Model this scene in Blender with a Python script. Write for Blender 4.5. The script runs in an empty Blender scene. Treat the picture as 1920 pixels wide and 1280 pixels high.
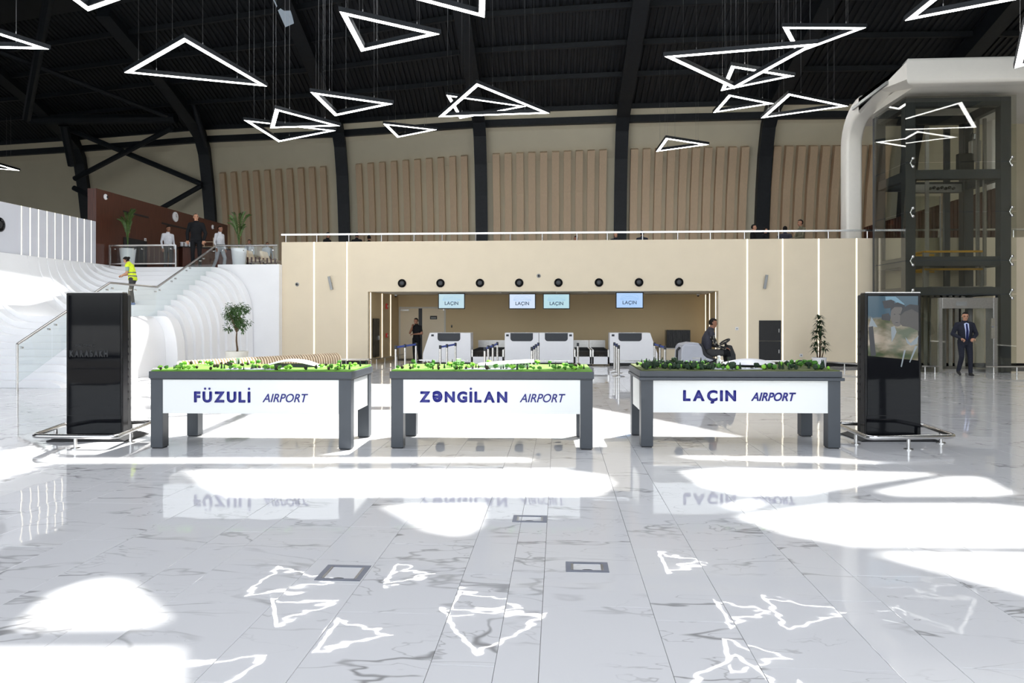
import bpy, bmesh, math, random
from math import sin, cos, tan, pi, radians, sqrt, atan2, hypot, dist
from mathutils import Vector, Matrix, Euler
rnd = random.Random(7)
SC = bpy.context.scene
COL = SC.collection

# ---------------------------------------------------------------- camera, world, sun, exposure
FPX, H, YAW, HY = 1370.0, 1.59, radians(3.63), 597.0
cam_d = bpy.data.cameras.new('camera'); cam = bpy.data.objects.new('camera', cam_d); COL.objects.link(cam)
cam_d.sensor_width = 36; cam_d.lens = 36 * FPX / 1920; cam_d.shift_y = -(640 - HY) / 1920
cam_d.clip_end = 500
cam.location = (0, 0, H); cam.rotation_euler = (pi / 2, 0, YAW)
SC.camera = cam

SUNV = Vector((0.38, 0.47, 0.93)).normalized()          # towards the sun
W = bpy.data.worlds.new('sky'); SC.world = W; W.use_nodes = True
nt = W.node_tree; nt.nodes.clear()
sky = nt.nodes.new('ShaderNodeTexSky'); sky.sky_type = 'NISHITA'; sky.sun_disc = False
sky.sun_elevation = math.asin(SUNV.z); sky.sun_rotation = atan2(SUNV.x, SUNV.y)
sky.air_density = 1.0; sky.dust_density = 2.0
bg = nt.nodes.new('ShaderNodeBackground'); wo = nt.nodes.new('ShaderNodeOutputWorld')
bg.inputs[1].default_value = 0.6
hs = nt.nodes.new('ShaderNodeHueSaturation'); hs.inputs['Saturation'].default_value = .22
nt.links.new(sky.outputs[0], hs.inputs['Color']); nt.links.new(hs.outputs[0], bg.inputs[0]); nt.links.new(bg.outputs[0], wo.inputs[0])
sd = bpy.data.lights.new('sun', 'SUN'); so = bpy.data.objects.new('sun', sd); COL.objects.link(so)
sd.energy = 14.0; sd.angle = radians(0.6); sd.color = (1.0, 0.97, 0.92)
so.rotation_euler = (-SUNV).to_track_quat('-Z', 'Y').to_euler(); so.location = (12, 25, 40)
vs = SC.view_settings; vs.view_transform = 'Standard'; vs.look = 'None'; vs.gamma = 1; vs.exposure = 0.2
vs.use_curve_mapping = False
cy = SC.cycles
cy.max_bounces = 10; cy.diffuse_bounces = 5; cy.glossy_bounces = 5; cy.transmission_bounces = 6; cy.transparent_max_bounces = 16
cy.sample_clamp_indirect = 8.0; cy.caustics_reflective = False; cy.caustics_refractive = False
cy.use_denoising = True

# ---------------------------------------------------------------- pixel -> world
_c, _s = cos(YAW), sin(YAW)
def ray(px, py):
    r = (px - 960) / FPX
    return Vector((-_s + r * _c, _c + r * _s, -(py - HY) / FPX))
CAM = Vector((0, 0, H))
def atD(px, py, d): return CAM + ray(px, py) * d
def atY(px, py, Y): v = ray(px, py); return CAM + v * (Y / v.y)
def atZ(px, py, z): v = ray(px, py); return CAM + v * ((z - H) / v.z)
def atX(px, py, X): v = ray(px, py); return CAM + v * (X / v.x)

# ---------------------------------------------------------------- materials
MATS = {}
def node(nt, t, **k):
    n = nt.nodes.new(t)
    for a, b in k.items(): setattr(n, a, b)
    return n
def pm(name, col, rough=0.5, metal=0.0, spec=0.5, var=0.06, scale=8.0, coat=0.0, bump=0.0, emit=0, ecol=None, stretch=None):
    m = bpy.data.materials.new(name); m.use_nodes = True; MATS[name] = m
    nt = m.node_tree; p = nt.nodes['Principled BSDF']
    p.inputs['Roughness'].default_value = rough; p.inputs['Metallic'].default_value = metal
    p.inputs['Specular IOR Level'].default_value = spec; p.inputs['Coat Weight'].default_value = coat
    tc = node(nt, 'ShaderNodeTexCoord'); nz = node(nt, 'ShaderNodeTexNoise'); nz.inputs['Scale'].default_value = scale
    nz.inputs['Detail'].default_value = 4
    src = tc.outputs['Object']
    if stretch:
        mp = node(nt, 'ShaderNodeMapping'); mp.inputs['Scale'].default_value = stretch
        nt.links.new(src, mp.inputs[0]); src = mp.outputs[0]
    nt.links.new(src, nz.inputs['Vector'])
    cr = node(nt, 'ShaderNodeValToRGB')
    cr.color_ramp.elements[0].position = .3; cr.color_ramp.elements[1].position = .7
    a = [max(0, c * (1 - var)) for c in col]; b = [min(1, c * (1 + var)) for c in col]
    cr.color_ramp.elements[0].color = (*a, 1); cr.color_ramp.elements[1].color = (*b, 1)
    nt.links.new(nz.outputs[0], cr.inputs[0]); nt.links.new(cr.outputs[0], p.inputs['Base Color'])
    if bump:
        bp = node(nt, 'ShaderNodeBump'); bp.inputs['Strength'].default_value = bump; bp.inputs['Distance'].default_value = .01
        nt.links.new(nz.outputs[0], bp.inputs['Height']); nt.links.new(bp.outputs[0], p.inputs['Normal'])
    if emit:
        p.inputs['Emission Color'].default_value = (*(ecol or col), 1); p.inputs['Emission Strength'].default_value = emit
    return m
def glass(name, tint=(.93, .96, .96), refl=1.45, rough=0.0, extra=0.0):
    m = bpy.data.materials.new(name); m.use_nodes = True; MATS[name] = m
    nt = m.node_tree; nt.nodes.clear()
    o = node(nt, 'ShaderNodeOutputMaterial'); t = node(nt, 'ShaderNodeBsdfTransparent'); g = node(nt, 'ShaderNodeBsdfGlossy')
    t.inputs[0].default_value = (*tint, 1); g.inputs['Roughness'].default_value = rough
    lw = node(nt, 'ShaderNodeLayerWeight'); lw.inputs[0].default_value = .5
    pw_ = node(nt, 'ShaderNodeMath', operation='POWER'); pw_.inputs[1].default_value = 5
    mx = node(nt, 'ShaderNodeMixShader'); ad = node(nt, 'ShaderNodeMath', operation='MULTIPLY_ADD'); ad.inputs[1].default_value = .9
    ad.inputs[2].default_value = ((refl - 1) / (refl + 1)) ** 2 + extra
    nt.links.new(lw.outputs['Facing'], pw_.inputs[0]); nt.links.new(pw_.outputs[0], ad.inputs[0]); nt.links.new(ad.outputs[0], mx.inputs[0])
    nt.links.new(t.outputs[0], mx.inputs[1]); nt.links.new(g.outputs[0], mx.inputs[2]); nt.links.new(mx.outputs[0], o.inputs[0])
    return m

def s2l(r, g, b): return tuple(((c / 255 / 12.92) if c <= 10 else ((c / 255 + .055) / 1.055) ** 2.4) for c in (r, g, b))
beige = pm('beige_panel', s2l(226, 212, 186), .55, var=.015, scale=2)
vaultm = pm('vault_beige', s2l(222, 213, 188), .7, var=.02, scale=1)
finm = pm('fin_wood', s2l(212, 186, 154), .6, var=.06, scale=6, stretch=(6, 6, .4))
blackst = pm('black_steel', (.011, .014, .018), .55, var=.2, spec=.4)
deckm = pm('deck_black', (.010, .0125, .016), .6, var=.2, scale=3)
white = pm('white_solid_surface', (.86, .865, .88), .35, var=.01, scale=2)
wpanel = pm('white_wall_panel', (.62, .635, .69), .5, var=.01, scale=2)
wood = pm('dark_wood', s2l(78, 42, 30), .4, var=.35, scale=3, stretch=(14, 14, .6))
ceilw = pm('white_ceiling', (.62, .60, .55), .7, var=.02)
led_warm = pm('led_warm', (1, .93, .78), .5, emit=1.25, ecol=(1.0, .90, .70), var=0)
led = pm('led_white', (1, 1, 1), .5, emit=12, ecol=(1.0, .98, .95), var=0)
steel = pm('stainless', (.62, .61, .6), .22, 1.0, var=.06, scale=20)
dsteel = pm('brushed_steel', (.42, .41, .4), .32, 1.0, var=.08, scale=20)
grey = pm('grey_powder_coat', s2l(62, 67, 73), .42, var=.04, scale=5)
dgrey = pm('dark_grey_trim', s2l(52, 56, 61), .45, var=.05)
wfront = pm('white_gloss_panel', (.74, .76, .745), .25, var=.01, scale=1)
navy = pm('navy_letter', s2l(28, 30, 120), .3, var=.05)
black = pm('black_gloss', (.006, .006, .007), .2, var=.1, spec=.25)
blackm = pm('black_matte', (.012, .012, .013), .6, var=.2)
screenoff = pm('screen_glass_off', (.004, .0045, .006), .03, var=.05, spec=.2)
lawn = pm('model_lawn', s2l(100, 152, 48), .8, var=.18, scale=14)
olive = pm('model_olive_ground', s2l(84, 94, 46), .8, var=.2, scale=14)
treem = [pm('model_tree_lime', s2l(130, 190, 60), .8, var=.25, scale=60), pm('model_tree_green', s2l(74, 130, 44), .8, var=.3, scale=60),
         pm('model_tree_dark', s2l(30, 52, 30), .8, var=.3, scale=60), pm('model_tree_brown', s2l(58, 46, 32), .8, var=.3, scale=60)]
trunkm = pm('bark', s2l(96, 76, 56), .8, var=.25, scale=25)
leafm = pm('ficus_leaf', s2l(58, 92, 40), .45, var=.35, scale=12)
leafd = pm('dracaena_leaf', s2l(30, 54, 28), .4, var=.35, scale=12)
palmm = pm('palm_leaf', s2l(74, 100, 48), .5, var=.3, scale=10)
pot = pm('pot_cream', (.78, .76, .68), .4, var=.02)
soil = pm('soil', s2l(58, 44, 34), .9, var=.3, scale=40)
slatm = pm('birch_ply', s2l(220, 200, 172), .5, var=.08, scale=10)
beltblue = pm('belt_blue', s2l(50, 76, 160), .6, var=.06)
counterw = pm('counter_white', (.80, .80, .82), .35, var=.01)
charcoal = pm('charcoal', s2l(44, 48, 54), .5, var=.05)
redm = pm('alarm_red', s2l(190, 34, 26), .4)
yellowm = pm('safety_yellow', s2l(196, 146, 30), .45, var=.05)
lamp_grey = pm('lamp_grey', s2l(150, 152, 152), .35, .6)
skylite = glass('skylight_glass', (.97, .98, .99), 1.35)
railglass = glass('rail_glass', (.95, .975, .97), 1.45)
shaftglass = glass('shaft_glass', (.84, .85, .82), 1.5, extra=.02)
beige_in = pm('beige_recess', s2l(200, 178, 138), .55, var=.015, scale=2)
cream = pm('canopy_cream', (.84, .81, .74), .4, var=.01)
plastic = pm('cup_plastic', (.86, .88, .84), .3)
scrub = pm('scrubber_grey', s2l(172, 174, 182), .4, var=.03)
rubber = pm('rubber_black', (.02, .02, .022), .6)
skin = pm('skin', s2l(190, 140, 112), .5, var=.08, scale=12)
skind = pm('skin_tan', s2l(150, 104, 80), .5, var=.08, scale=12)
hairm = pm('hair_black', (.010, .008, .007), .6, var=.3, scale=50, spec=.15)
def cloth(n, c): return pm(n, s2l(*c), .85, var=.12, scale=30, bump=.2, spec=.2)
c_black = cloth('cloth_black', (24, 25, 28)); c_navy = cloth('cloth_navy', (40, 42, 52)); c_white = cloth('cloth_white', (226, 228, 234))
c_lgrey = cloth('cloth_light_grey', (170, 174, 178)); c_dgrey = cloth('cloth_dark_grey', (66, 66, 66)); c_green = cloth('cloth_sage', (150, 178, 160))
c_tie = cloth('cloth_tie', (34, 40, 82)); c_shirt = cloth('cloth_pale_blue', (190, 200, 232)); c_camo = cloth('cloth_olive', (104, 100, 82))
c_char = cloth('cloth_charcoal', (60, 60, 68)); c_blue = cloth('cloth_shoe_blue', (120, 140, 180)); c_vest = cloth('cloth_hi_vis', (222, 244, 60)); c_band = cloth('cloth_reflective', (130, 132, 120))
# plaid
c_plaid = bpy.data.materials.new('cloth_plaid'); c_plaid.use_nodes = True; _n = c_plaid.node_tree
_tc = node(_n, 'ShaderNodeTexCoord'); _ck = node(_n, 'ShaderNodeTexChecker'); _ck.inputs['Scale'].default_value = 12
_ck.inputs['Color1'].default_value = (*s2l(30, 30, 32), 1); _ck.inputs['Color2'].default_value = (*s2l(142, 138, 130), 1)
_ck2 = node(_n, 'ShaderNodeTexChecker'); _ck2.inputs['Scale'].default_value = 24
_ck2.inputs['Color1'].default_value = (.1, .1, .1, 1); _ck2.inputs['Color2'].default_value = (1, 1, 1, 1)
_mx = node(_n, 'ShaderNodeMix', data_type='RGBA', blend_type='MULTIPLY'); _mx.inputs[0].default_value = 1
_n.links.new(_tc.outputs['Object'], _ck.inputs[0]); _n.links.new(_tc.outputs['Object'], _ck2.inputs[0])
_n.links.new(_ck.outputs[0], _mx.inputs[6]); _n.links.new(_ck2.outputs[0], _mx.inputs[7])
_n.links.new(_mx.outputs[2], _n.nodes['Principled BSDF'].inputs['Base Color']); _n.nodes['Principled BSDF'].inputs['Roughness'].default_value = .9

def marble():
    m = bpy.data.materials.new('marble_tile'); m.use_nodes = True
    nt = m.node_tree; p = nt.nodes['Principled BSDF']; L = nt.links.new
    p.inputs['Roughness'].default_value = .018; p.inputs['IOR'].default_value = 1.5
    geo = node(nt, 'ShaderNodeNewGeometry'); oi = node(nt, 'ShaderNodeObjectInfo')
    ad = node(nt, 'ShaderNodeMath', operation='ADD'); L(oi.outputs['Random'], ad.inputs[0]); L(geo.outputs['Random Per Island'], ad.inputs[1])
    cx = node(nt, 'ShaderNodeCombineXYZ')
    for i, k in enumerate((173., 91., 57.)):
        mu = node(nt, 'ShaderNodeMath', operation='MULTIPLY'); mu.inputs[1].default_value = k; L(ad.outputs[0], mu.inputs[0]); L(mu.outputs[0], cx.inputs[i])
    va = node(nt, 'ShaderNodeVectorMath', operation='ADD'); L(geo.outputs['Position'], va.inputs[0]); L(cx.outputs[0], va.inputs[1])
    mp = node(nt, 'ShaderNodeMapping'); mp.inputs['Rotation'].default_value = (0, 0, radians(-48)); mp.inputs['Scale'].default_value = (.55, 1.5, 1); L(va.outputs[0], mp.inputs[0])
    def vein(scale, width, det, dist):
        n = node(nt, 'ShaderNodeTexNoise'); n.inputs['Scale'].default_value = scale; n.inputs['Detail'].default_value = det
        n.inputs['Roughness'].default_value = .55; n.inputs['Distortion'].default_value = dist; L(mp.outputs[0], n.inputs['Vector'])
        s = node(nt, 'ShaderNodeMath', operation='SUBTRACT'); s.inputs[1].default_value = .5; L(n.outputs[0], s.inputs[0])
        a = node(nt, 'ShaderNodeMath', operation='ABSOLUTE'); L(s.outputs[0], a.inputs[0])
        r = node(nt, 'ShaderNodeMapRange', interpolation_type='SMOOTHSTEP'); r.inputs[1].default_value = 0; r.inputs[2].default_value = width; r.inputs[3].default_value = 1; r.inputs[4].default_value = 0
        L(a.outputs[0], r.inputs[0]); return r.outputs[0]
    v1 = vein(.8, .013, 4.5, .35); v2 = vein(1.9, .010, 4, .6)
    # break the veins up
    nb = node(nt, 'ShaderNodeTexNoise'); nb.inputs['Scale'].default_value = 1.1; nb.inputs['Detail'].default_value = 3; L(va.outputs[0], nb.inputs['Vector'])
    rb = node(nt, 'ShaderNodeMapRange'); rb.inputs[1].default_value = .42; rb.inputs[2].default_value = .60; L(nb.outputs[0], rb.inputs[0])
    m1 = node(nt, 'ShaderNodeMath', operation='MULTIPLY'); L(v1, m1.inputs[0]); L(rb.outputs[0], m1.inputs[1])
    m2 = node(nt, 'ShaderNodeMath', operation='MULTIPLY'); L(v2, m2.inputs[0]); m2.inputs[1].default_value = .55
    m3 = node(nt, 'ShaderNodeMath', operation='MULTIPLY'); L(m2.outputs[0], m3.inputs[0]); L(rb.outputs[0], m3.inputs[1])
    mxx = node(nt, 'ShaderNodeMath', operation='MAXIMUM'); L(m1.outputs[0], mxx.inputs[0]); L(m3.outputs[0], mxx.inputs[1])
    sc = node(nt, 'ShaderNodeMath', operation='MULTIPLY'); L(mxx.outputs[0], sc.inputs[0]); sc.inputs[1].default_value = .75
    cl = node(nt, 'ShaderNodeMix', data_type='RGBA'); L(sc.outputs[0], cl.inputs[0])
    cl.inputs[6].default_value = (.72, .718, .722, 1); cl.inputs[7].default_value = (.20, .195, .19, 1)
    L(cl.outputs[2], p.inputs['Base Color'])
    n2 = node(nt, 'ShaderNodeTexNoise'); n2.inputs['Scale'].default_value = 3.6; n2.inputs['Detail'].default_value = 2; L(va.outputs[0], n2.inputs['Vector'])
    bp = node(nt, 'ShaderNodeBump'); bp.inputs['Strength'].default_value = 1; bp.inputs['Distance'].default_value = .0010
    L(n2.outputs[0], bp.inputs['Height']); L(bp.outputs[0], p.inputs['Normal'])
    return m
marblem = marble()
grout = pm('grout_grey', s2l(120, 116, 112), .8, var=.1)

# ---------------------------------------------------------------- mesh builder
class MB:
    def __init__(s): s.v = []; s.f = []; s.m = []; s.mi = 0
    def add(s, vs, fs):
        o = len(s.v); s.v += [Vector(v) for v in vs]
        for f in fs: s.f.append([i + o for i in f]); s.m.append(s.mi)
        return s
    def mat(s, i): s.mi = i; return s
    def box(s, c, d, rz=0, M=None):
        x, y, z = d[0] / 2, d[1] / 2, d[2] / 2
        vs = [Vector((a * x, b * y, e * z)) for e in (-1, 1) for a, b in ((-1, -1), (1, -1), (1, 1), (-1, 1))]
        R = M if M else Matrix.Rotation(rz, 3, 'Z')
        return s.add([R @ v + Vector(c) for v in vs], [(3, 2, 1, 0), (4, 5, 6, 7), (0, 1, 5, 4), (1, 2, 6, 5), (2, 3, 7, 6), (3, 0, 4, 7)])
    def bb(s, a, b):   # min/max corner box
        a = Vector(a); b = Vector(b); return s.box((a + b) / 2, (abs(b.x - a.x), abs(b.y - a.y), abs(b.z - a.z)))
    def bar(s, p, q, w, h, up=(0, 0, 1)):
        p = Vector(p); q = Vector(q); d = (q - p); L = d.length; d.normalize(); u = Vector(up)
        sd = d.cross(u)
        if sd.length < 1e-4: sd = d.cross(Vector((0, 1, 0)))
        sd.normalize(); u = sd.cross(d)
        M = Matrix((sd, d, u)).transposed()
        return s.box((p + q) / 2, (w, L, h), M=M)
    def tube(s, pts, r, n=8, cap=True, closed=False):
        pts = [Vector(p) for p in pts]; rs = r if isinstance(r, (list, tuple)) else [r] * len(pts)
        rings = []; N = len(pts); ref = None
        for i, p in enumerate(pts):
            a = pts[(i - 1) % N] if (i or closed) else p; b = pts[(i + 1) % N] if (i < N - 1 or closed) else p
            t = (b - a).normalized()
            if ref is None:
                ref = Vector((0, 0, 1)) if abs(t.z) < .9 else Vector((1, 0, 0))
            x = t.cross(ref); x.normalize(); y = x.cross(t); ref = y
            rings.append([p + (x * cos(2 * pi * k / n) + y * sin(2 * pi * k / n)) * rs[i] for k in range(n)])
        vs = [v for R in rings for v in R]; fs = []
        for i in range(N if closed else N - 1):
            j = (i + 1) % N
            for k in range(n):
                l = (k + 1) % n; fs.append((i * n + k, i * n + l, j * n + l, j * n + k))
        if cap and not closed: fs += [tuple(range(n))[::-1], tuple(range((N - 1) * n, N * n))]
        return s.add(vs, fs)
    def cyl(s, p, q, r, n=16): return s.tube([p, q], r, n)
    def lathe(s, prof, c=(0, 0, 0), n=24, cap=True):
        c = Vector(c); vs = [c + Vector((r * cos(2 * pi * k / n), r * sin(2 * pi * k / n), z)) for r, z in prof for k in range(n)]; fs = []
        for i in range(len(prof) - 1):
            for k in range(n):
                l = (k + 1) % n; fs.append((i * n + k, i * n + l, (i + 1) * n + l, (i + 1) * n + k))
        if cap: fs += [tuple(range(n))[::-1], tuple(range((len(prof) - 1) * n, len(prof) * n))]
        return s.add(vs, fs)
    def ell(s, c, r, n=12, m=8, M=None):
        c = Vector(c); vs = []; fs = []
        for i in range(1, m):
            th = pi * i / m
            for k in range(n):
                v = Vector((r[0] * sin(th) * cos(2 * pi * k / n), r[1] * sin(th) * sin(2 * pi * k / n), r[2] * cos(th))); vs.append(c + (M @ v if M else v))
        t = Vector((0, 0, r[2])); vs.append(c + (M @ t if M else t)); vs.append(c - (M @ t if M else t)); T = len(vs) - 2
        for i in range(m - 2):
            for k in range(n):
                l = (k + 1) % n; fs.append((i * n + k, (i + 1) * n + k, (i + 1) * n + l, i * n + l))
        for k in range(n):
            l = (k + 1) % n; fs.append((T, k, l)); fs.append((T + 1, (m - 2) * n + l, (m - 2) * n + k))
        return s.add(vs, fs)
    def prism(s, poly, f0, f1):     # poly: list of 2d; f0/f1 map 2d -> 3d
        n = len(poly); vs = [f0(p) for p in poly] + [f1(p) for p in poly]
        return s.add(vs, [tuple(range(n))[::-1], tuple(range(n, 2 * n))] + [(i, (i + 1) % n, n + (i + 1) % n, n + i) for i in range(n)])
    def xz(s, poly, y0, y1): return s.prism(poly, lambda p: Vector((p[0], y0, p[1])), lambda p: Vector((p[0], y1, p[1])))
    def xy(s, poly, z0, z1): return s.prism(poly, lambda p: Vector((p[0], p[1], z0)), lambda p: Vector((p[0], p[1], z1)))
    def yz(s, poly, x0, x1): return s.prism(poly, lambda p: Vector((x0, p[0], p[1])), lambda p: Vector((x1, p[0], p[1])))
    def loft(s, rings, cap=True, closed=True):
        n = len(rings[0]); vs = [v for R in rings for v in R]; fs = []
        for i in range(len(rings) - 1):
            for k in range(n if closed else n - 1):
                l = (k + 1) % n; fs.append((i * n + k, i * n + l, (i + 1) * n + l, (i + 1) * n + k))
        if cap and closed: fs += [tuple(range(n))[::-1], tuple(range((len(rings) - 1) * n, len(rings) * n))]
        return s.add(vs, fs)
    def mesh(s, name, mats, smooth=False, org=Vector()):
        me = bpy.data.meshes.new(name)
        me.from_pydata([tuple(v - org) for v in s.v], [], s.f)
        for m in (mats if isinstance(mats, (list, tuple)) else [mats]): me.materials.append(m)
        me.polygons.foreach_set('material_index', s.m)
        bm = bmesh.new(); bm.from_mesh(me); bmesh.ops.recalc_face_normals(bm, faces=bm.faces); bm.to_mesh(me); bm.free()
        if smooth:
            me.polygons.foreach_set('use_smooth', [True] * len(me.polygons))
            try: me.set_sharp_from_angle(angle=radians(40))
            except Exception: pass
        me.update(); return me
    def build(s, name, mats, parent=None, smooth=False, bevel=0, label=None, org=None):
        # vertices are in world space unless the parent is rotated: then they are in the parent's space
        if parent is not None: o0 = Vector(parent.get('org', (0, 0, 0)))
        else: o0 = Vector(org) if org is not None else Vector()
        me = s.mesh(name, mats, smooth, o0)
        o = bpy.data.objects.new(name, me); COL.objects.link(o)
        if parent is not None: o.parent = parent
        else: o.location = o0
        o['org'] = list(o0)
        if bevel:
            b = o.modifiers.new('edge', 'BEVEL'); b.width = bevel; b.segments = 2; b.limit_method = 'ANGLE'; b.harden_normals = False
        if label: o['label'] = label
        return o
def tag(o, label=None, cat=None, group=None, kind=None):
    if label: o['label'] = label
    if cat: o['category'] = cat
    if group: o['group'] = group
    if kind: o['kind'] = kind
    return o
def thing(name, label, cat, loc, rz=0, group=None):
    o = bpy.data.objects.new(name, None); COL.objects.link(o); o.location = loc; o.rotation_euler = (0, 0, rz); o.empty_display_size = .2
    o['org'] = [0, 0, 0] if rz else list(loc)      # rotated things take local coordinates
    return tag(o, label, cat, group)
def lthing(name, label, cat, loc, rz=0, group=None):   # always local coordinates
    o = thing(name, label, cat, loc, rz, group); o['org'] = [0, 0, 0]; return o
def place(name, me, parent, loc=(0, 0, 0), rot=(0, 0, 0), sc=(1, 1, 1)):
    o = bpy.data.objects.new(name, me); COL.objects.link(o); o.parent = parent; o.location = loc; o.rotation_euler = rot; o.scale = sc
    return o
def struct(o): o['kind'] = 'structure'; return o
def copy_tree(o, parent=None):
    c = o.copy(); COL.objects.link(c)
    if parent is not None: c.parent = parent
    for ch in list(o.children): copy_tree(ch, c)
    return c
def text_mesh(body, width, cap, mat, bold=0.0, shear=0.0, spacing=1.0, ext=.004):
    """letters in the XZ plane, facing -Y, left bottom at the origin"""
    def mk(t):
        cu = bpy.data.curves.new('letters', 'FONT'); cu.body = t; cu.size = 1; cu.offset = bold; cu.shear = shear; cu.space_character = spacing
        cu.extrude = 0; cu.resolution_u = 4
        o = bpy.data.objects.new('letters', cu); COL.objects.link(o); dg = bpy.context.evaluated_depsgraph_get(); dg.update()
        me = bpy.data.meshes.new_from_object(o.evaluated_get(dg)); bpy.data.objects.remove(o); bpy.data.curves.remove(cu); return me
    l = mk('L'); ch = max(v.co.y for v in l.vertices) - min(v.co.y for v in l.vertices); bpy.data.meshes.remove(l)
    if bold > .015:                  # display letters: laid out one by one; schwa = turned e, dots set apart from their stems
        cur = 0.0; bmx = bmesh.new()
        def dot(x, z, r): bmx.faces.new([bmx.verts.new((x + r * cos(2 * pi * k / 14), z + r * sin(2 * pi * k / 14), 0)) for k in range(14)])
        for chh in body:
            q = mk({'\u018f': 'e', '\u0130': 'I', '\u00dc': 'U'}.get(chh, chh)); vx = [v.co.x for v in q.vertices]; vy = [v.co.y for v in q.vertices]; a0, a1, b0, b1 = min(vx), max(vx), min(vy), max(vy)
            n0 = len(bmx.verts); bmx.from_mesh(q); bmx.verts.ensure_lookup_table(); k = 1.0
            if chh == '\u018f': k = ch * 1.04 / (b1 - b0)
            for v in bmx.verts[n0:]:
                if chh == '\u018f': v.co = Vector(((a1 - v.co.x) * k + cur, (b1 - v.co.y) * k - ch * .02, 0))
                else: v.co.x += cur - a0
            wd_ = (a1 - a0) * k
            if chh == '\u0130': dot(cur + wd_ / 2, ch * 1.27, .062)
            if chh == '\u00dc': dot(cur + wd_ * .25, ch * 1.27, .058); dot(cur + wd_ * .75, ch * 1.27, .058)
            cur += wd_ + .17 * spacing; bpy.data.meshes.remove(q)
        me = bpy.data.meshes.new('letters'); bmx.to_mesh(me); bmx.free()
    else: me = mk(body)
    xs = [v.co.x for v in me.vertices]; x0, x1 = min(xs), max(xs)
    kx = width / (x1 - x0); kz = cap / ch
    bm = bmesh.new(); bm.from_mesh(me)
    for v in bm.verts: v.co = Vector(((v.co.x - x0) * kx, 0, v.co.y * kz))
    if bold:      # widen the strokes: copies of the letter pushed out all round
        base = bpy.data.meshes.new('b'); bm.to_mesh(base); rr_ = bold * cap / ch
        for k in range(8):
            n0 = len(bm.verts); bm.from_mesh(base); bm.verts.ensure_lookup_table()
            for v in bm.verts[n0:]: v.co += Vector((rr_ * cos(k * pi / 4), -.00012 * (k + 1), rr_ * sin(k * pi / 4)))
        bpy.data.meshes.remove(base)
    r = bmesh.ops.extrude_face_region(bm, geom=bm.faces[:])
    for v in r['geom']:
        if isinstance(v, bmesh.types.BMVert): v.co.y -= ext
    bmesh.ops.recalc_face_normals(bm, faces=bm.faces)
    bm.to_mesh(me); bm.free(); me.materials.clear(); me.materials.append(mat)
    for p in me.polygons: p.material_index = 0
    return me
# ================================================================ STRUCTURE
# ---------------- floor: grout bed + marble tiles
fl = struct(MB().bb((-34, -9.4, -.35), (26, 47, -.012)).build('floor', grout))
xl = [-1.589, -1.189, -.589, -.291, -.088, .512, .918, 1.517, 1.815, 2.415]
w_r = [.4, .6, .3, .6]; w_l = [.6, .3, .6, .4]
i = 0
while xl[-1] < 20: xl.append(xl[-1] + w_r[i % 4]); i += 1
i = 0
while xl[0] > -20: xl.insert(0, xl[0] - w_l[i % 4]); i += 1
offs = {(-.088): 4.062, (-.589): 3.331, (-.291): 4.2, (-1.189): 3.9, .918: 4.6}
tiles = []
for a, b in zip(xl[:-1], xl[1:]):
    o = offs.get(round(a, 3), rnd.random() * 1.2)
    y = o - 1.2 * math.ceil((o - 1.5) / 1.2)
    while y < 27:
        if -16 < a < 18: tiles.append((a, b, y, y + 1.2))
        y += 1.2
def inview(t):
    cx, cyy = (t[0] + t[1]) / 2, (t[2] + t[3]) / 2
    d = -_s * cx + _c * cyy; r = (_c * cx + _s * cyy) / max(d, .1)
    return d > 2.6 and abs(r) < .74
near = sorted([t for t in tiles if inview(t)], key=lambda t: hypot(t[0] + t[1], t[2] + t[3]))[:300]
ns = set(near)
G = .0025
def tile_prof(w, l):
    ch = .0012
    x, y = w / 2 - G / 2, l / 2 - G / 2
    vs = [(-x, -y, -.012), (x, -y, -.012), (x, y, -.012), (-x, y, -.012), (-x, -y, -ch), (x, -y, -ch), (x, y, -ch), (-x, y, -ch),
          (-x + ch, -y + ch, 0), (x - ch, -y + ch, 0), (x - ch, y - ch, 0), (-x + ch, y - ch, 0)]
    fs = [(8, 9, 10, 11)] + [(a, (a + 1) % 4, 4 + (a + 1) % 4, 4 + a) for a in range(4)] + [(4 + a, 4 + (a + 1) % 4, 8 + (a + 1) % 4, 8 + a) for a in range(4)]
    return vs, fs
tm = {}
for t in near:
    w = round(t[1] - t[0], 3)
    if w not in tm:
        v, f = tile_prof(w, 1.2); tm[w] = MB().add(v, f).mesh('tile', marblem)
    place('tile', tm[w], fl, ((t[0] + t[1]) / 2, (t[2] + t[3]) / 2, 0), (rnd.gauss(0, .0009), rnd.gauss(0, .0016), 0))
far = MB()
for t in tiles:
    if t in ns: continue
    v, f = tile_prof(t[1] - t[0], 1.2); cx, cyy = (t[0] + t[1]) / 2, (t[2] + t[3]) / 2
    E_ = Euler((rnd.gauss(0, .0009), rnd.gauss(0, .0014), 0)).to_matrix()
    far.add([E_ @ Vector(p) + Vector((cx, cyy, 0)) for p in v], f)
far.build('tile_field', marblem, fl)['kind'] = 'stuff'

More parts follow.
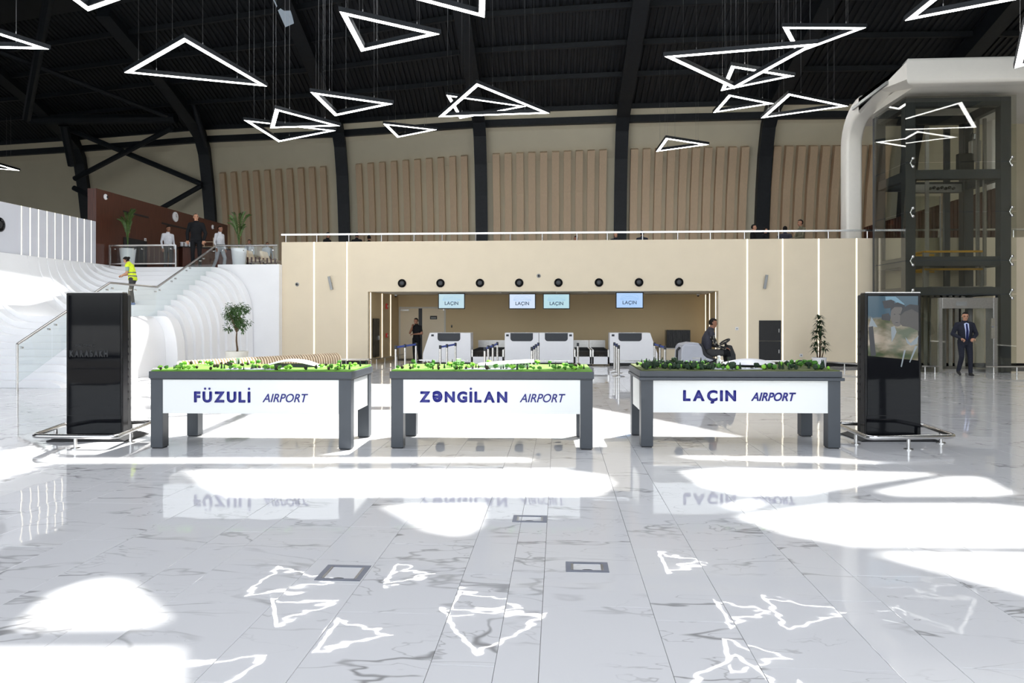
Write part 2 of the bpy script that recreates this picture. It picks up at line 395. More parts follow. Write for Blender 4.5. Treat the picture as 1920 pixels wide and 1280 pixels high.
# ---------------- reception block
RY, RT, MZ = 24.9, 4.25, 3.35
x0, x1 = atY(528, 500, RY).x, 24.0
rx0, rx1 = atY(690, 600, RY).x, atY(1347, 600, RY).x; rz = 2.52
RB = 28.5; bx0, bx1 = atY(747, 600, RB).x, atY(1322, 600, RB).x
m = MB()
m.bb((x0, RY, 0), (rx0, RY + .25, RT)); m.bb((rx1, RY, 0), (x1, RY + .25, RT)); m.bb((rx0, RY, rz), (rx1, RY + .25, RT))
m.bb((x0, RY + .25, 0), (x0 + .25, RB + .5, RT))
wf = struct(m.build('wall_reception', beige))
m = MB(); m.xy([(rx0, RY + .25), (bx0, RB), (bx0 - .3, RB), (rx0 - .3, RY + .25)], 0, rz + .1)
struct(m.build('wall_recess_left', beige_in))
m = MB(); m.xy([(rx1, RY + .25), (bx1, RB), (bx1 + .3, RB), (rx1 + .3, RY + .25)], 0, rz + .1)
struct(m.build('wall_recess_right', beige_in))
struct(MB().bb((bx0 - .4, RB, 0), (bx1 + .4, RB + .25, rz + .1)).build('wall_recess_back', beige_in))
struct(MB().bb((rx0 - .3, RY + .25, rz), (rx1 + .3, RB, rz + .12)).build('ceiling_recess', ceilw))
# mezzanine slab and its white edge beside the stair
struct(MB().xy([(-28, 24.7), (-15.3, 24.7), (-11.75, 24.7), (x0, 24.7), (x0, RY + .3), (24, RY + .3), (24, 40.5), (-28, 46)], MZ - .35, MZ).build('floor_mezzanine', wpanel))
struct(MB().bb((-11.78, 24.62, 0), (x0 + .02, 24.95, 3.46)).build('wall_stair_end', white))
# skirting
m = MB(); m.bb((x0, RY - .015, 0), (rx0, RY, .13)); sk = struct(m.build('baseboard_left', black))
m = MB(); m.bb((rx1, RY - .015, 0), (x1, RY, .13)); struct(m.build('baseboard_right', black))
# warm light slots in the wall
def slot(px, y, zt=RT, zb=.12, w=.04):
    p = atY(px, 560, y).x
    o = MB().bb((p - w / 2, y - .012, zb), (p + w / 2, y + .02, zt)).build('light_strip', led_warm, wf)
for px in (589, 650.7, 1401, 1467.5, 1535, 1606): slot(px, RY)
for px, xw0, yw0, xw1, yw1 in [(694.5, rx0, RY + .25, bx0, RB), (716, rx0, RY + .25, bx0, RB), (732, rx0, RY + .25, bx0, RB), (1323.5, rx1, RY + .25, bx1, RB), (1331, rx1, RY + .25, bx1, RB), (1342.5, rx1, RY + .25, bx1, RB)]:
    v = ray(px, 560); k = ((xw0 * (yw1 - yw0)) - yw0 * (xw1 - xw0)) / (v.x * (yw1 - yw0) - v.y * (xw1 - xw0)); p = v * k
    sg = .012 if px < 1000 else -.012
    MB().bb((p.x + sg - .01, p.y - .025, .12), (p.x + sg + .01, p.y + .025, rz - .02)).build('light_strip', led_warm, wf)

# ---------------- vault: ribs, wall, fins, roof deck
RIBS = [(-41.1, 48.5, 9), (-31.1, 46.5, 8), (-21.6, 44.2, 6), (-12.47, 41.9, 5), (-4.14, 39.3, 1.2), (3.23, 38.5, 0), (10.48, 38.3, 0), (17.75, 38.5, 0), (25.0, 38.9, 0)]
PROF = [(-.35, 3.35), (-.12, 5.0), (.0, 6.5), (.25, 8.2), (.6, 9.8), (1.15, 11.1), (1.75, 11.62), (3.2, 12.1), (6.6, 13.0), (9.7, 13.9), (13.0, 14.8)]
def dirv(i): a = radians(RIBS[i][2]); return Vector((sin(a), -cos(a), 0))
DZ = (1.0, .9, .8, .4, .1, 0, 0, 0, 0)
def rp(i, s, z): return Vector((RIBS[i][0], RIBS[i][1], 0)) + dirv(i) * s + Vector((0, 0, z + DZ[i] * min(1, max(0, (z - 10.3) / 1.5)) * (1 if z < 13 else max(0, (15.5 - z) / 2.5))))
ENDY = []
def prof_n(k):
    a = PROF[max(0, k - 1)]; b = PROF[min(len(PROF) - 1, k + 1)]; t = Vector((b[0] - a[0], b[1] - a[1])).normalized()
    return Vector((-t.y, t.x))       # outward (away from the hall)
for i in range(1, 9):
    w = Vector((cos(radians(RIBS[i][2])), sin(radians(RIBS[i][2])), 0))
    m = MB(); fl_, web, fl2 = [], [], []
    def ring(k, o0, o1, hw):
        s, z = PROF[k]; n = prof_n(k); a = rp(i, s + n.x * o0, z + n.y * o0); b = rp(i, s + n.x * o1, z + n.y * o1)
        return [a - w * hw, a + w * hw, b + w * hw, b - w * hw]
    m.loft([ring(k, 0, .06, .33) for k in range(len(PROF))])
    m.loft([ring(k, .06, .74, .27) for k in range(len(PROF))])
    m.loft([ring(k, .74, .80, .33) for k in range(len(PROF))])
    o = m.build('trim_%d' % i, blackst); o['kind'] = 'structure'
def wall_pt(i, k, off): s, z = PROF[k]; n = prof_n(k); return rp(i, s + n.x * off, z + n.y * off)
KW = 6                                         # the beige wall ends where the roof begins
m = MB()
for i in range(0, 8):
    r0 = [wall_pt(i, k, .62) for k in range(KW + 1)]; r1 = [wall_pt(i + 1, k, .62) for k in range(KW + 1)]
    r2 = [wall_pt(i, k, .95) for k in range(KW + 1)]; r3 = [wall_pt(i + 1, k, .95) for k in range(KW + 1)]
    # trim the top so the beige stops at z 12.7
    m.loft([[a, b, c, d] for a, b, c, d in zip(r0, r1, r3, r2)])
wb = struct(m.build('wall_back', vaultm))
# fins on the five bays that carry them, ten each
def fin(i, u, hw):
    m = MB(); rings = []
    for k in range(0, 5):
        a = wall_pt(i, k, .63); b = wall_pt(i + 1, k, .63); ai = wall_pt(i, k, .28); bi = wall_pt(i + 1, k, .28)
        if k == 4:      # cut at z = 10.2
            f = (10.2 - PROF[4][1]) / (PROF[5][1] - PROF[4][1])
            a = a.lerp(wall_pt(i, 5, .63), f); b = b.lerp(wall_pt(i + 1, 5, .63), f); ai = ai.lerp(wall_pt(i, 5, .28), f); bi = bi.lerp(wall_pt(i + 1, 5, .28), f)
        L = (b - a).length; e = hw / L
        rings.append([ai.lerp(bi, u - e), ai.lerp(bi, u + e), a.lerp(b, u + e), a.lerp(b, u - e)])
    m.loft(rings); m.build('fin', finm, wb)
fx = {2: (416, 605), 3: (672, 870), 4: (930, 1131), 5: (1190, 1398), 6: (1458, 1664)}
for i, (pa, pb) in fx.items():
    for j in range(10):
        px = pa + (pb - pa) * j / 9
        # where the wall at fin top height is seen at this pixel
        lo, hi = 0.0, 1.0
        def pxu(u):
            f = (10.2 - PROF[4][1]) / (PROF[5][1] - PROF[4][1])
            p = wall_pt(i, 4, .36).lerp(wall_pt(i, 5, .36), f).lerp(wall_pt(i + 1, 4, .36).lerp(wall_pt(i + 1, 5, .36), f), u) - CAM
            d = -_s * p.x + _c * p.y; return 960 + FPX * (_c * p.x + _s * p.y) / d
        for _ in range(30):
            mid = (lo + hi) / 2
            if pxu(mid) < px: lo = mid
            else: hi = mid
        fin(i, min(.975, max(.03, lo)), .19)
# roof deck: corrugated sheet between ribs, then a flat crown with skylights shaped for the light
RD = [(1.3, 12.22), (3.2, 12.85), (6.6, 13.8), (9.7, 14.7), (13.0, 15.45)]
CZ = 15.45
m = MB()
for i in range(0, 8):
    L = (rp(i + 1, 0, 0) - rp(i, 0, 0)).length; n = int(L / .28); rings = []
    for s, z in RD:
        a, b = rp(i, s, z), rp(i + 1, s, z); R = []
        for q in range(n):
            for f, dz in ((0, 0), (.45, 0), (.55, .07), (.93, .07)): R.append(a.lerp(b, (q + f) / n) + Vector((0, 0, dz)))
        R.append(b); rings.append(R)
    m.loft(rings, closed=False)
rd = struct(m.build('ceiling', deckm))
m = MB()
for i in range(0, 8):
    for s, z in [(1.55, 12.24), (4.1, 13.0), (6.4, 13.62), (8.7, 14.28), (11.0, 14.88)]:
        MB().bar(rp(i, s, z), rp(i + 1, s, z), .16, .22).build('purlin', blackst, rd)
    MB().bar(rp(i, 1.05, 11.72), rp(i + 1, 1.05, 11.72), .3, .34).build('eave_beam', blackst, rd)
# outer shell above the deck and the crown
cr = [Vector((p.x, p.y, CZ + .05)) for p in (rp(i, 13.0, CZ) for i in range(9))]
outer = cr + [Vector((27, cr[-1].y, CZ + .05)), Vector((27, -10.5, CZ + .05)), Vector((-42, -10.5, CZ + .05)), Vector((-42, cr[0].y, CZ + .05))]
SO = Vector((SUNV.x / SUNV.z, SUNV.y / SUNV.z, 0)) * (CZ + .05)
HOLES = [  # unseen openings, outlines traced back from the sun patches on the floor
 [(128, 704), (640, 718), (860, 722), (880, 762), (135, 762)],
 [(132, 768), (882, 768), (1100, 762), (1222, 784), (1392, 818), (1330, 836), (1064, 838), (930, 852), (128, 852)],
 [(60, 858), (985, 857), (1010, 866), (90, 869)],
 [(1250, 853), (1540, 856), (1680, 868), (1600, 869), (1300, 861)],
 [(345, 880), (1045, 878), (1135, 890), (1150, 905), (1120, 930), (425, 932), (370, 905)],
 [(712, 946), (905, 943), (900, 985), (862, 1006), (800, 995)],
 [(1275, 882), (1368, 876), (1770, 887), (1640, 904), (1500, 928), (1395, 929), (1320, 914)],
 [(1350, 948), (1420, 935), (1430, 942), (1390, 958)],
 [(1375, 968), (1560, 944), (1860, 944), (2050, 965), (2050, 1022), (1850, 1026), (1600, 1024), (1480, 1003)],
 [(1780, 893), (1840, 893), (1900, 925), (1860, 930), (1680, 930), (1640, 922)],
 [(1630, 1036), (1800, 1034), (2060, 1040), (2060, 1150), (1920, 1114), (1700, 1056)],
 [(30, 1175), (100, 1112), (188, 1083), (240, 1090), (312, 1160), (288, 1176), (60, 1180)],
 [(-300, 1218), (335, 1216), (330, 1300), (300, 1400), (-300, 1400)],
]
FORE_FILL = [[(-17 + 7.0 * i, -8.5 + 5.8 * j), (-10.6 + 7.0 * i, -8.5 + 5.8 * j), (-10.6 + 7.0 * i, -3.2 + 5.8 * j), (-17 + 7.0 * i, -3.2 + 5.8 * j)] for i in range(5) for j in range(3) if j < 2 or i in (1, 3)]   # unseen openings added over the entrance to brighten the foreground floor
hp = [[atZ(x, y, 0) + SO for x, y in h] for h in HOLES]
sg = [atX(x, y, -15.2) for x, y in [(-140, 482), (20, 482), (105, 505), (112, 568), (0, 640), (-140, 640)]]  # sun patch on the stair side, traced back to its own opening
hp += [[Vector((x, y, 0)) for x, y in q] for q in FORE_FILL]
hp.append([Vector((p.x, p.y, 0)) + SO * ((CZ + .05 - p.z) / (CZ + .05)) + Vector((0, 0, 0)) for p in sg])
bm = bmesh.new()
def loop(vs):
    b = [bm.verts.new(v) for v in vs]
    return [bm.edges.new((b[k], b[(k + 1) % len(b)])) for k in range(len(b))]
ed = loop(outer)
for h in hp: ed += loop([Vector((p.x, p.y, CZ + .05)) for p in h])
bmesh.ops.triangle_fill(bm, use_beauty=True, use_dissolve=False, edges=ed)
me = bpy.data.meshes.new('roof'); bm.to_mesh(me); bm.free(); me.materials.append(deckm)
roof = bpy.data.objects.new('roof', me); COL.objects.link(roof); struct(roof)
so_ = roof.modifiers.new('sheet', 'SOLIDIFY'); so_.thickness = .12; so_.offset = 0
for h in hp:
    g = MB().xy([(p.x, p.y) for p in h], CZ + .115, CZ + .13).build('roof_opening_pane', skylite, roof)
# closure between crown and deck sides, side walls
struct(MB().bb((-42.2, -10.5, 0), (-42, 50, 16)).build('wall_left', deckm))
struct(MB().bb((20.5, -10.4, 0), (27, -9.9, CZ)).build('wall_front_right', vaultm))
struct(MB().bb((27, -10.5, 0), (27.2, 42, 16)).build('wall_right', vaultm))
struct(MB().bb((-42, 48.9, 3), (-41, 49.5, 15.6)).build('wall_corner', deckm))
# glazed entrance front behind the camera: mullions and panes
m = MB()
for k in range(0, 20): m.bb((-42 + k * 3.63 - .06, -10.3, 0), (-42 + k * 3.63 + .06, -10.0, CZ))
for z in (.1, 3.2, 6.4, 9.6, 12.8, CZ - .1): m.bb((-42, -10.28, z - .06), (27, -10.02, z + .06))
wn = struct(m.build('window_1', blackst))
MB().bb((-42, -10.17, .1), (27, -10.15, CZ)).build('pane', skylite, wn)
struct(MB().bb((-150, -160, -.5), (150, -10.5, -.1)).build('ground_forecourt', pm('paving_pale', (.34, .34, .33), .8)))

# braces in the left-hand bay
br = MB()
B2 = lambda a, b, r: MB().tube([a, b], r, 8).build('brace', blackst, rd, True)
yb = 42.6
B2(atD(140, 335, 45.3), atD(322, 240, 43), .16); B2(atD(95, 228, 44.5), atD(378, 345, 44.6), .16); B2(atD(300, 392, 45), atD(378, 348, 44.6), .16); B2(atD(138, 352, 45.3), atD(180, 372, 45.2), .16)
B2(atD(-30, 85, 33), atD(312, 218, 41.0), .13); B2(atD(92, -10, 30), atD(50, 222, 38), .2)
B2(atD(120, 235, 43.5), atD(135, 310, 44.8), .25); B2(atD(355, 165, 41.0), atD(385, 275, 43.2), .16); B2(atD(60, 225, 43.6), atD(330, 222, 42.8), .3)

# ---------------- left: panel wall, wood wall
pw = struct(MB().bb((-15.75, 9.0, 3.0), (-15.5, 23.6, 4.85)).build('wall_left_panel', wpanel))
for k, px in enumerate((40, 56.5, 72, 88, 103, 117, 131, 145, 158, 171)):
    p = atX(px, 440, -15.5)
    MB().bb((-15.52, p.y - .014, 3.42), (-15.494, p.y + .014, 4.85)).build('light_strip', led_warm, pw)
ww = struct(MB().bb((-15.8, 23.62, MZ), (-15.5, 33.4, 5.97)).build('wall_wood_left', wood))
p = atX(258, 430, -15.5)
MB().bb((-15.49, p.y - .9, 3.36), (-15.46, p.y + .55, 4.5)).build('door_panel', blackm, ww)
for px, py, wd in [(255, 402, .8), (328, 424, 1.0)]:
    p = atX(px, py, -15.5); MB().bb((-15.5, p.y - wd, p.z - .03), (-15.48, p.y + wd, p.z + .03)).build('air_slot', blackm, ww)
rw = struct(MB().bb((14.6, 25.3, MZ), (14.9, 36, 5.95)).build('wall_wood_right', wood))
for k in range(40): MB().bb((14.57, 25.4 + k * .26, MZ), (14.6, 25.4 + k * .26 + .16, 5.95)).build('slat', wood, rw)

# ---------------- staircase
XR, XL, XW = -11.8, -14.0, -15.48
st = thing('staircase', 'white sculptural staircase with flowing ribbon steps beside the beige reception wall', 'staircase', (-12.9, 16, 0))
R1, G1, R2, G2, Y0, YL, Y2 = .166, .305, .169, .37, 15.95, 18.70, 20.85
def left_curve(z, n=12):   # concave sweep from the wall down to the tread
    zt = 3.44; o = []
    for k in range(n + 1):
        a = pi / 2 * k / n
        o.append((XW + (XL - XW) * (1 - cos(a)) ** .9, zt - (zt - z) * sin(a)))
    return o
def slab(y0, y1, z, xf, b, hh, name, n=12):
    poly = [(XW, 0)] + left_curve(z)
    if b is None: poly += [(XR, z), (XR, 0)]
    else:
        hh = min(hh, z)
        poly += [(xf + (b - xf) * sin(pi / 2 * k / n), z - hh * (1 - cos(pi / 2 * k / n))) for k in range(n + 1)] + [(b + .02, 0)]
    MB().xz(poly, y0, y1).build(name, white, st, True, .012)
for k in range(9): slab(Y0 + k * G1, Y0 + (k + 1) * G1 if k < 8 else YL, R1 * (k + 1), XR - .05, XR + .5 + .02 * k, .5, 'step')
slab(YL, 20.4, 1.66, XR, XR + .5, .9, 'landing')
slab(20.4, Y2, 1.66, XR + .45, -10.95, 1.2, 'landing_ribbon')
for k in range(10): slab(Y2 + k * G2, Y2 + (k + 1) * G2 if k < 9 else 24.6, 1.66 + R2 * (k + 1), XR, -11.15 + .07 * k, 1.2 + .05 * k, 'step')
# lower sweep of the left side towards the camera
m = MB(); poly = [(XW, 0)] + [(XW + 2.2 * (1 - cos(pi / 2 * k / 12)), 3.44 - 3.42 * sin(pi / 2 * k / 12)) for k in range(13)]
for a, b in [(12.0, 13.2), (13.2, 14.2), (14.2, 15.1), (15.1, 15.95)]:
    j = (15.95 - b) * .1; pj = [(XW, 0)] + [(XW + (1.6 + j * 4) * (1 - cos(pi / 2 * k / 12)), 3.44 - 3.42 * sin(pi / 2 * k / 12)) for k in range(13)]
    MB().xz(pj, a, b).build('side_ribbon', white, st, True, .012)

# glass balustrade of the stair
gb = thing('stair_balustrade', 'glass balustrade with steel handrail climbing the white staircase', 'railing', (XR, 15.3, .17))
rail = [(XR, 15.25, 1.03), (XR, 18.54, 2.53), (XR, 20.84, 2.52), (XR, 24.54, 4.11), (x0 - .05, 24.66, 4.12)]
for a, b in zip(rail[:-1], rail[1:]): MB().tube([a, b], .03, 10).build('handrail', dsteel, gb, True)
MB().cyl((XR, 15.25, .0), (XR, 15.25, 1.03), .025, 10).build('newel_post', steel, gb, True)
def rz_at(y): 
    for a, b in zip(rail[:3 + 1], rail[1:4]):
        if a[1] <= y <= b[1]: return a[2] + (b[2] - a[2]) * (y - a[1]) / (b[1] - a[1])
cuts = [15.27, 16.35, 17.45, 18.54, 19.6, 20.84, 21.75, 22.65, 23.55, 24.5]
for a, b in zip(cuts[:-1], cuts[1:]):
    a += .012; b -= .012
    MB().yz([(a, rz_at(a) - .86), (b, rz_at(b) - .86), (b, rz_at(b) - .04), (a, rz_at(a) - .04)], XR - .006, XR + .006).build('glass_panel', railglass, gb)
    for y in (a + .1, b - .1): MB().cyl((XR - .03, y, rz_at(y) - .14), (XR + .03, y, rz_at(y) - .14), .022, 10).build('glass_clamp', steel, gb, True)
for a, b in ((XR + .05, -10.75), (-10.7, x0 - .05)):
    MB().bb((a, 24.65, 3.46), (b, 24.665, 4.08)).build('glass_panel', railglass, gb)
    for x in (a + .15, b - .15): MB().cyl((x, 24.62, 3.95), (x, 24.69, 3.95), .022, 10).build('glass_clamp', steel, gb, True)

# mezzanine railing left of the stair
mr = thing('mezzanine_railing', 'glass railing with steel frame on the upper floor in front of the dark wood wall', 'railing', (-14.2, 24.9, MZ))
ya = 24.2; xa, xb = -15.42, atY(330, 480, ya).x
zt = atY(260, 460, ya).z
MB().bar((xa, ya, zt), (xb, ya, zt), .05, .05).build('handrail', steel, mr); MB().bar((xa, ya, MZ + .12), (xb, ya, MZ + .12), .04, .04).build('bottom_rail', steel, mr)
for x in (xa + .03, xb): MB().bb((x - .025, ya - .025, MZ), (x + .025, ya + .025, zt)).build('post', steel, mr)
xm = atY(259, 480, ya).x
for a, b in ((xa + .08, xm - .02), (xm + .02, xb - .05)):
    MB().bb((a, ya - .006, MZ + .16), (b, ya + .006, zt - .05)).build('glass_panel', railglass, mr)
    for x in (a + .12, b - .12): MB().cyl((x, ya - .03, zt - .12), (x, ya + .03, zt - .12), .024, 10).build('glass_clamp', steel, mr, True)

# parapet rail along the reception block
pr = thing('parapet_rail', 'long steel handrail on short posts along the top of the beige reception wall', 'railing', (0, RY + .12, RT))
zr = RT + .27
MB().bar((x0 - .05, RY + .12, zr), (15.5, RY + .12, zr), .07, .06).build('handrail', steel, pr)
for px in (536, 594, 654, 715, 776, 829, 892, 957, 1017, 1082, 1139, 1205, 1271, 1332, 1396, 1460, 1553, 1626, 1690, 1760, 1830, 1900):
    p = atY(px, 440, RY + .12); MB().cyl((p.x, RY + .12, RT), (p.x, RY + .12, zr), .022, 8).build('post', steel, pr, True)

# ---------------- lift shaft with its white canopy
SY0, SY1 = 22.6, 24.75
lf = lambda px, y: atY(px, 500, y).x
cx0, cx1 = lf(1703, SY0), lf(1881, SY0); HT = 8.15
lift = thing('lift_shaft', 'glazed dark steel lift shaft standing right of the reception wall', 'elevator', (cx0 + 1.4, SY0, 0))
for x in (cx0, cx1):
    for y in (SY0, SY1 - .15): MB().bb((x - .15, y - .14, 0), (x + .15, y + .14, HT)).build('column', dgrey, lift, bevel=.012)
zb = [atY(1780, q, SY0).z for q in (193, 328, 490, 546)]
for z, h in zip(zb, (.26, .28, .28, .24)):
    MB().bb((cx0 + .14, SY0 - .12, z - h / 2), (cx1 - .14, SY0 + .12, z + h / 2)).build('beam', dgrey, lift, bevel=.01)
    MB().bb((cx0 + .14, SY1 - .26, z - h / 2), (cx1 - .14, SY1 - .06, z + h / 2)).build('beam', dgrey, lift, bevel=.01)
    for x in (cx0, cx1): MB().bb((x - .1, SY0 + .14, z - h / 2), (x + .1, SY1 - .29, z + h / 2)).build('beam', dgrey, lift, bevel=.01)
gx0, gx1 = cx0 - .22, lf(1905, SY0 - .3)
zs = [0.02, atY(1780, 552, SY0).z, atY(1780, 490, SY0).z, atY(1780, 400, SY0).z, atY(1780, 308, SY0).z, HT]
xm = (cx0 + cx1) / 2
for a, b in zip(zs[1:-1], zs[2:]):
    MB().bb((gx0, SY0 - .32, a + .01), (gx1, SY0 - .305, b - .01)).build('glass_pane', shaftglass, lift)
for a, b in zip(zs[:-1], zs[1:]):
    MB().bb((gx0 - .012, SY0 - .32, a + .01), (gx0 + .003, SY1 - .35, b - .01)).build('glass_pane', shaftglass, lift)
xd0, xd1 = lf(1757, SY0), lf(1852, SY0)
MB().bb((gx0, SY0 - .32, .02), (xd0 - .1, SY0 - .305, zs[1] - .01)).build('glass_pane', shaftglass, lift)
MB().bb((xd1 + .1, SY0 - .32, .02), (gx1, SY0 - .305, zs[1] - .01)).build('glass_pane', shaftglass, lift)
for z in zs[1:-1]:
    for x in (cx0 - .02, gx1 - .12):
        m = MB(); m.cyl((x, SY0 - .34, z + .12), (x, SY0 - .1, z + .04), .022, 8); m.cyl((x, SY0 - .34, z - .12), (x, SY0 - .1, z - .04), .022, 8)
        m.ell((x, SY0 - .345, z + .12), (.045, .02, .045)); m.ell((x, SY0 - .345, z - .12), (.045, .02, .045)); m.tube([(x, SY0 - .3, z + .12), (x - .05, SY0 - .28, z), (x, SY0 - .3, z - .12)], .018, 6)
        m.build('glass_bracket', steel, lift, True)
# inside: guide rails, machinery, counterweight
for px, y, w in [(1738, 24.2, .05), (1775, 24.4, .09), (1816, 24.4, .13), (1833, 23.4, .04), (1846, 23.4, .04)]:
    x = lf(px, y); MB().bb((x - w, y - .04, 2.6), (x + w, y + .04, HT - .4)).build('guide_rail', dsteel if w < .06 else dgrey, lift)
a, b = atY(1712, 362, 24.3), atY(1802, 348, 24.3)
m = MB(); m.bb((a.x, 24.25, a.z), (b.x, 24.4, b.z + .05)); op = m.build('door_operator', dsteel, lift, bevel=.008)
m = MB()
for k in range(7): m.cyl((a.x + .5 + .12 * k, 24.2, a.z + .13 + .03 * (k % 2)), (a.x + .5 + .12 * k, 24.25, a.z + .13 + .03 * (k % 2)), .045, 8)
m.build('pulley', blackm, op)
for q0, q1 in ((1712, 1736), (1739, 1763)):
    a, b = atY(q0, 440, 24.5), atY(q1, 368, 24.5)
    d = MB().bb((a.x, 24.47, MZ), (b.x, 24.49, b.z)).build('landing_door', shaftglass, lift)
    MB().bb((b.x - .03, 24.45, MZ), (b.x, 24.5, b.z)).build('door_stile', dsteel, d)
a, b = atY(1765, 480, 24.5), atY(1772, 362, 24.5); MB().bb((a.x, 24.4, MZ), (b.x, 24.5, b.z)).build('door_jamb', steel, lift)
a, b = atY(1795, 330, 24.0), atY(1842, 258, 24.0)
MB().bb((a.x, 23.9, a.z), (b.x - .3, 24.1, b.z - .5)).build('hoist_machine', blackm, lift, bevel=.02)
m = MB(); m.bb((b.x - .38, 23.9, b.z - .75), (b.x - .08, 24.1, b.z - .1)); m.cyl((b.x - .3, 23.85, b.z - .1), (b.x - .3, 23.85, b.z + .1), .08); m.build('hoist_motor', dsteel, lift, bevel=.02)
# car at the ground floor
car = 2.42
c0, c1 = lf(1745, SY0 + .35), lf(1860, SY0 + .35)
MB().bb((c0, SY0 + .3, car), (c1, SY1 - .4, car + .14)).build('car_roof', dsteel, lift)
MB().bb((c0, SY0 + .3, .0), (c1, SY1 - .4, .06)).build('car_floor', dsteel, lift)
for x in (c0, c1): MB().bb((x - .02, SY0 + .3, .06), (x + .02, SY1 - .4, car)).build('car_wall', shaftglass, lift)
for q in range(9):
    x = c0 + .12 + (c1 - c0 - .24) * q / 8; MB().bb((x - .06, SY1 - .45, .06), (x + .06, SY1 - .41, car)).build('car_back_panel', dsteel if q % 2 else steel, lift)
for py in (472, 505):
    z = atY(1780, py, SY0 + .5).z; m = MB()
    xx0, xx1 = lf(1735, SY0 + .4), lf(1842, SY0 + .4)
    m.bar((xx0, SY0 + .4, z), (xx1, SY0 + .4, z), .06, .06); m.bar((xx0, SY1 - .5, z), (xx1 - .8, SY1 - .5, z), .06, .06); m.bar((xx0, SY0 + .4, z), (xx0, SY1 - .5, z), .06, .06)
    m.build('guard_bar', yellowm, lift)
for px in (1735, 1842): x = lf(px, SY0 + .4); MB().bb((x - .04, SY0 + .42, car + .1), (x + .04, SY0 + .5, atY(1780, 470, SY0).z)).build('guard_post', dsteel, lift)
# entrance frame, doors standing open
zh = atY(1800, 558, SY0 - .2).z
for x in (xd0 - .06, xd1 + .06): MB().bb((x - .07, SY0 - .3, 0), (x + .07, SY0 + .1, zh)).build('door_jamb', dsteel, lift, bevel=.01)
hd = MB().bb((xd0, SY0 - .3, zh - .32), (xd1, SY0 + .1, zh)).build('door_header', dsteel, lift, bevel=.01)
MB().bb((lf(1783, SY0), SY0 - .32, zh - .24), (lf(1802, SY0), SY0 - .3, zh - .12)).build('floor_display', lamp_grey, hd)
for a, b in ((xd0 + .02, xd0 + .3), (xd1 - .3, xd1 - .02)): MB().bb((a, SY0 + .12, .02), (b, SY0 + .16, zh - .3)).build('lift_door', shaftglass, lift)
pc = MB().bb((lf(1846, SY0), SY0 - .34, 1.0), (lf(1853, SY0), SY0 - .3, 1.6)).build('call_panel', steel, lift)
MB().cyl((lf(1849, SY0), SY0 - .36, 1.35), (lf(1849, SY0), SY0 - .34, 1.35), .03).build('call_button', lamp_grey, pc)
# canopy
cp = thing('lift_canopy', 'white curved canopy frame wrapping over the top of the glass lift shaft', 'canopy', (10.3, 25.9, RT))
XC = atY(1596, 350, 25.9).x; ZC = atY(1690, 141, 21.7).z
hw = .27
path = [(25.9, MZ), (25.9, 5.5), (25.9, ZC - 1.1)] + [(25.9 - 1.3 * (1 - cos(a)), ZC - 1.1 + 1.1 * sin(a)) for a in [pi / 2 * k / 8 for k in range(1, 9)]] + [(21.55, ZC)]
def rr(w, h, r=.1, n=4):
    o = []
    for cxx, czz, a0 in ((w - r, h - r, 0), (-w + r, h - r, pi / 2), (-w + r, -h + r, pi), (w - r, -h + r, 3 * pi / 2)):
        for k in range(n + 1): o.append((cxx + r * cos(a0 + pi / 2 * k / n), czz + r * sin(a0 + pi / 2 * k / n)))
    return o
rings = []
for k, (y, z) in enumerate(path):
    a = path[max(0, k - 1)]; b = path[min(len(path) - 1, k + 1)]; t = Vector((0, b[0] - a[0], b[1] - a[1])).normalized(); n = Vector((1, 0, 0)).cross(t)
    h = .3
    if k == len(path) - 1:      # mitre
        rings.append([Vector((XC + u, y + u, z + v * 1.05)) for u, v in rr(hw, .34)])
    else: rings.append([Vector((XC, y, z)) + Vector((1, 0, 0)) * u + n * (v if n.z > -.5 else v) for u, v in rr(hw, h)])
MB().loft(rings).build('side_beam', cream, cp, True)
rings = [[Vector((XC + u, 21.55 + u, ZC + v * 1.05)) for u, v in rr(hw, .34)]] + [[Vector((xx, 21.55 + u, ZC + v * 1.05)) for u, v in rr(hw, .34)] for xx in (14.0, 14.01, 14.03, 20.0)]
MB().loft(rings).build('front_beam', cream, cp, True)
MB().bb((XC + .2, 21.7, ZC - .3), (20, 26.2, ZC - .05)).build('soffit', cream, cp)
MB().bb((14.6, 25.6, MZ), (15.1, 26.2, ZC)).build('rear_column', cream, cp, bevel=.06)
a, b = atX(1599, 204, XC - hw - .03), atX(1664, 155, XC - hw - .03)
lamp = MB().bar(a, b, .07, .1).build('linear_lamp', lamp_grey, cp)

# small roof window beside the third arch: pane glows in place of sky
q = [atD(x, y, d) for x, y, d in ((506, -14, 30.0), (536, -14, 30.0), (551, 44, 31.6), (535, 51, 31.6))]
up = Vector((0, 0, .05)); rwn = MB().add(q + [p + up for p in q], [(0, 1, 2, 3), (4, 5, 6, 7), (0, 1, 5, 4), (1, 2, 6, 5), (2, 3, 7, 6), (3, 0, 4, 7)]).build('roof_window', pm('roof_window_glow', (.05, .06, .07), .1, emit=.3, ecol=(.62, .74, .86)), rd)
MB().bar(q[0].lerp(q[3], .45), q[1].lerp(q[2], .2), .1, .12).build('glazing_bar', blackst, rwn)
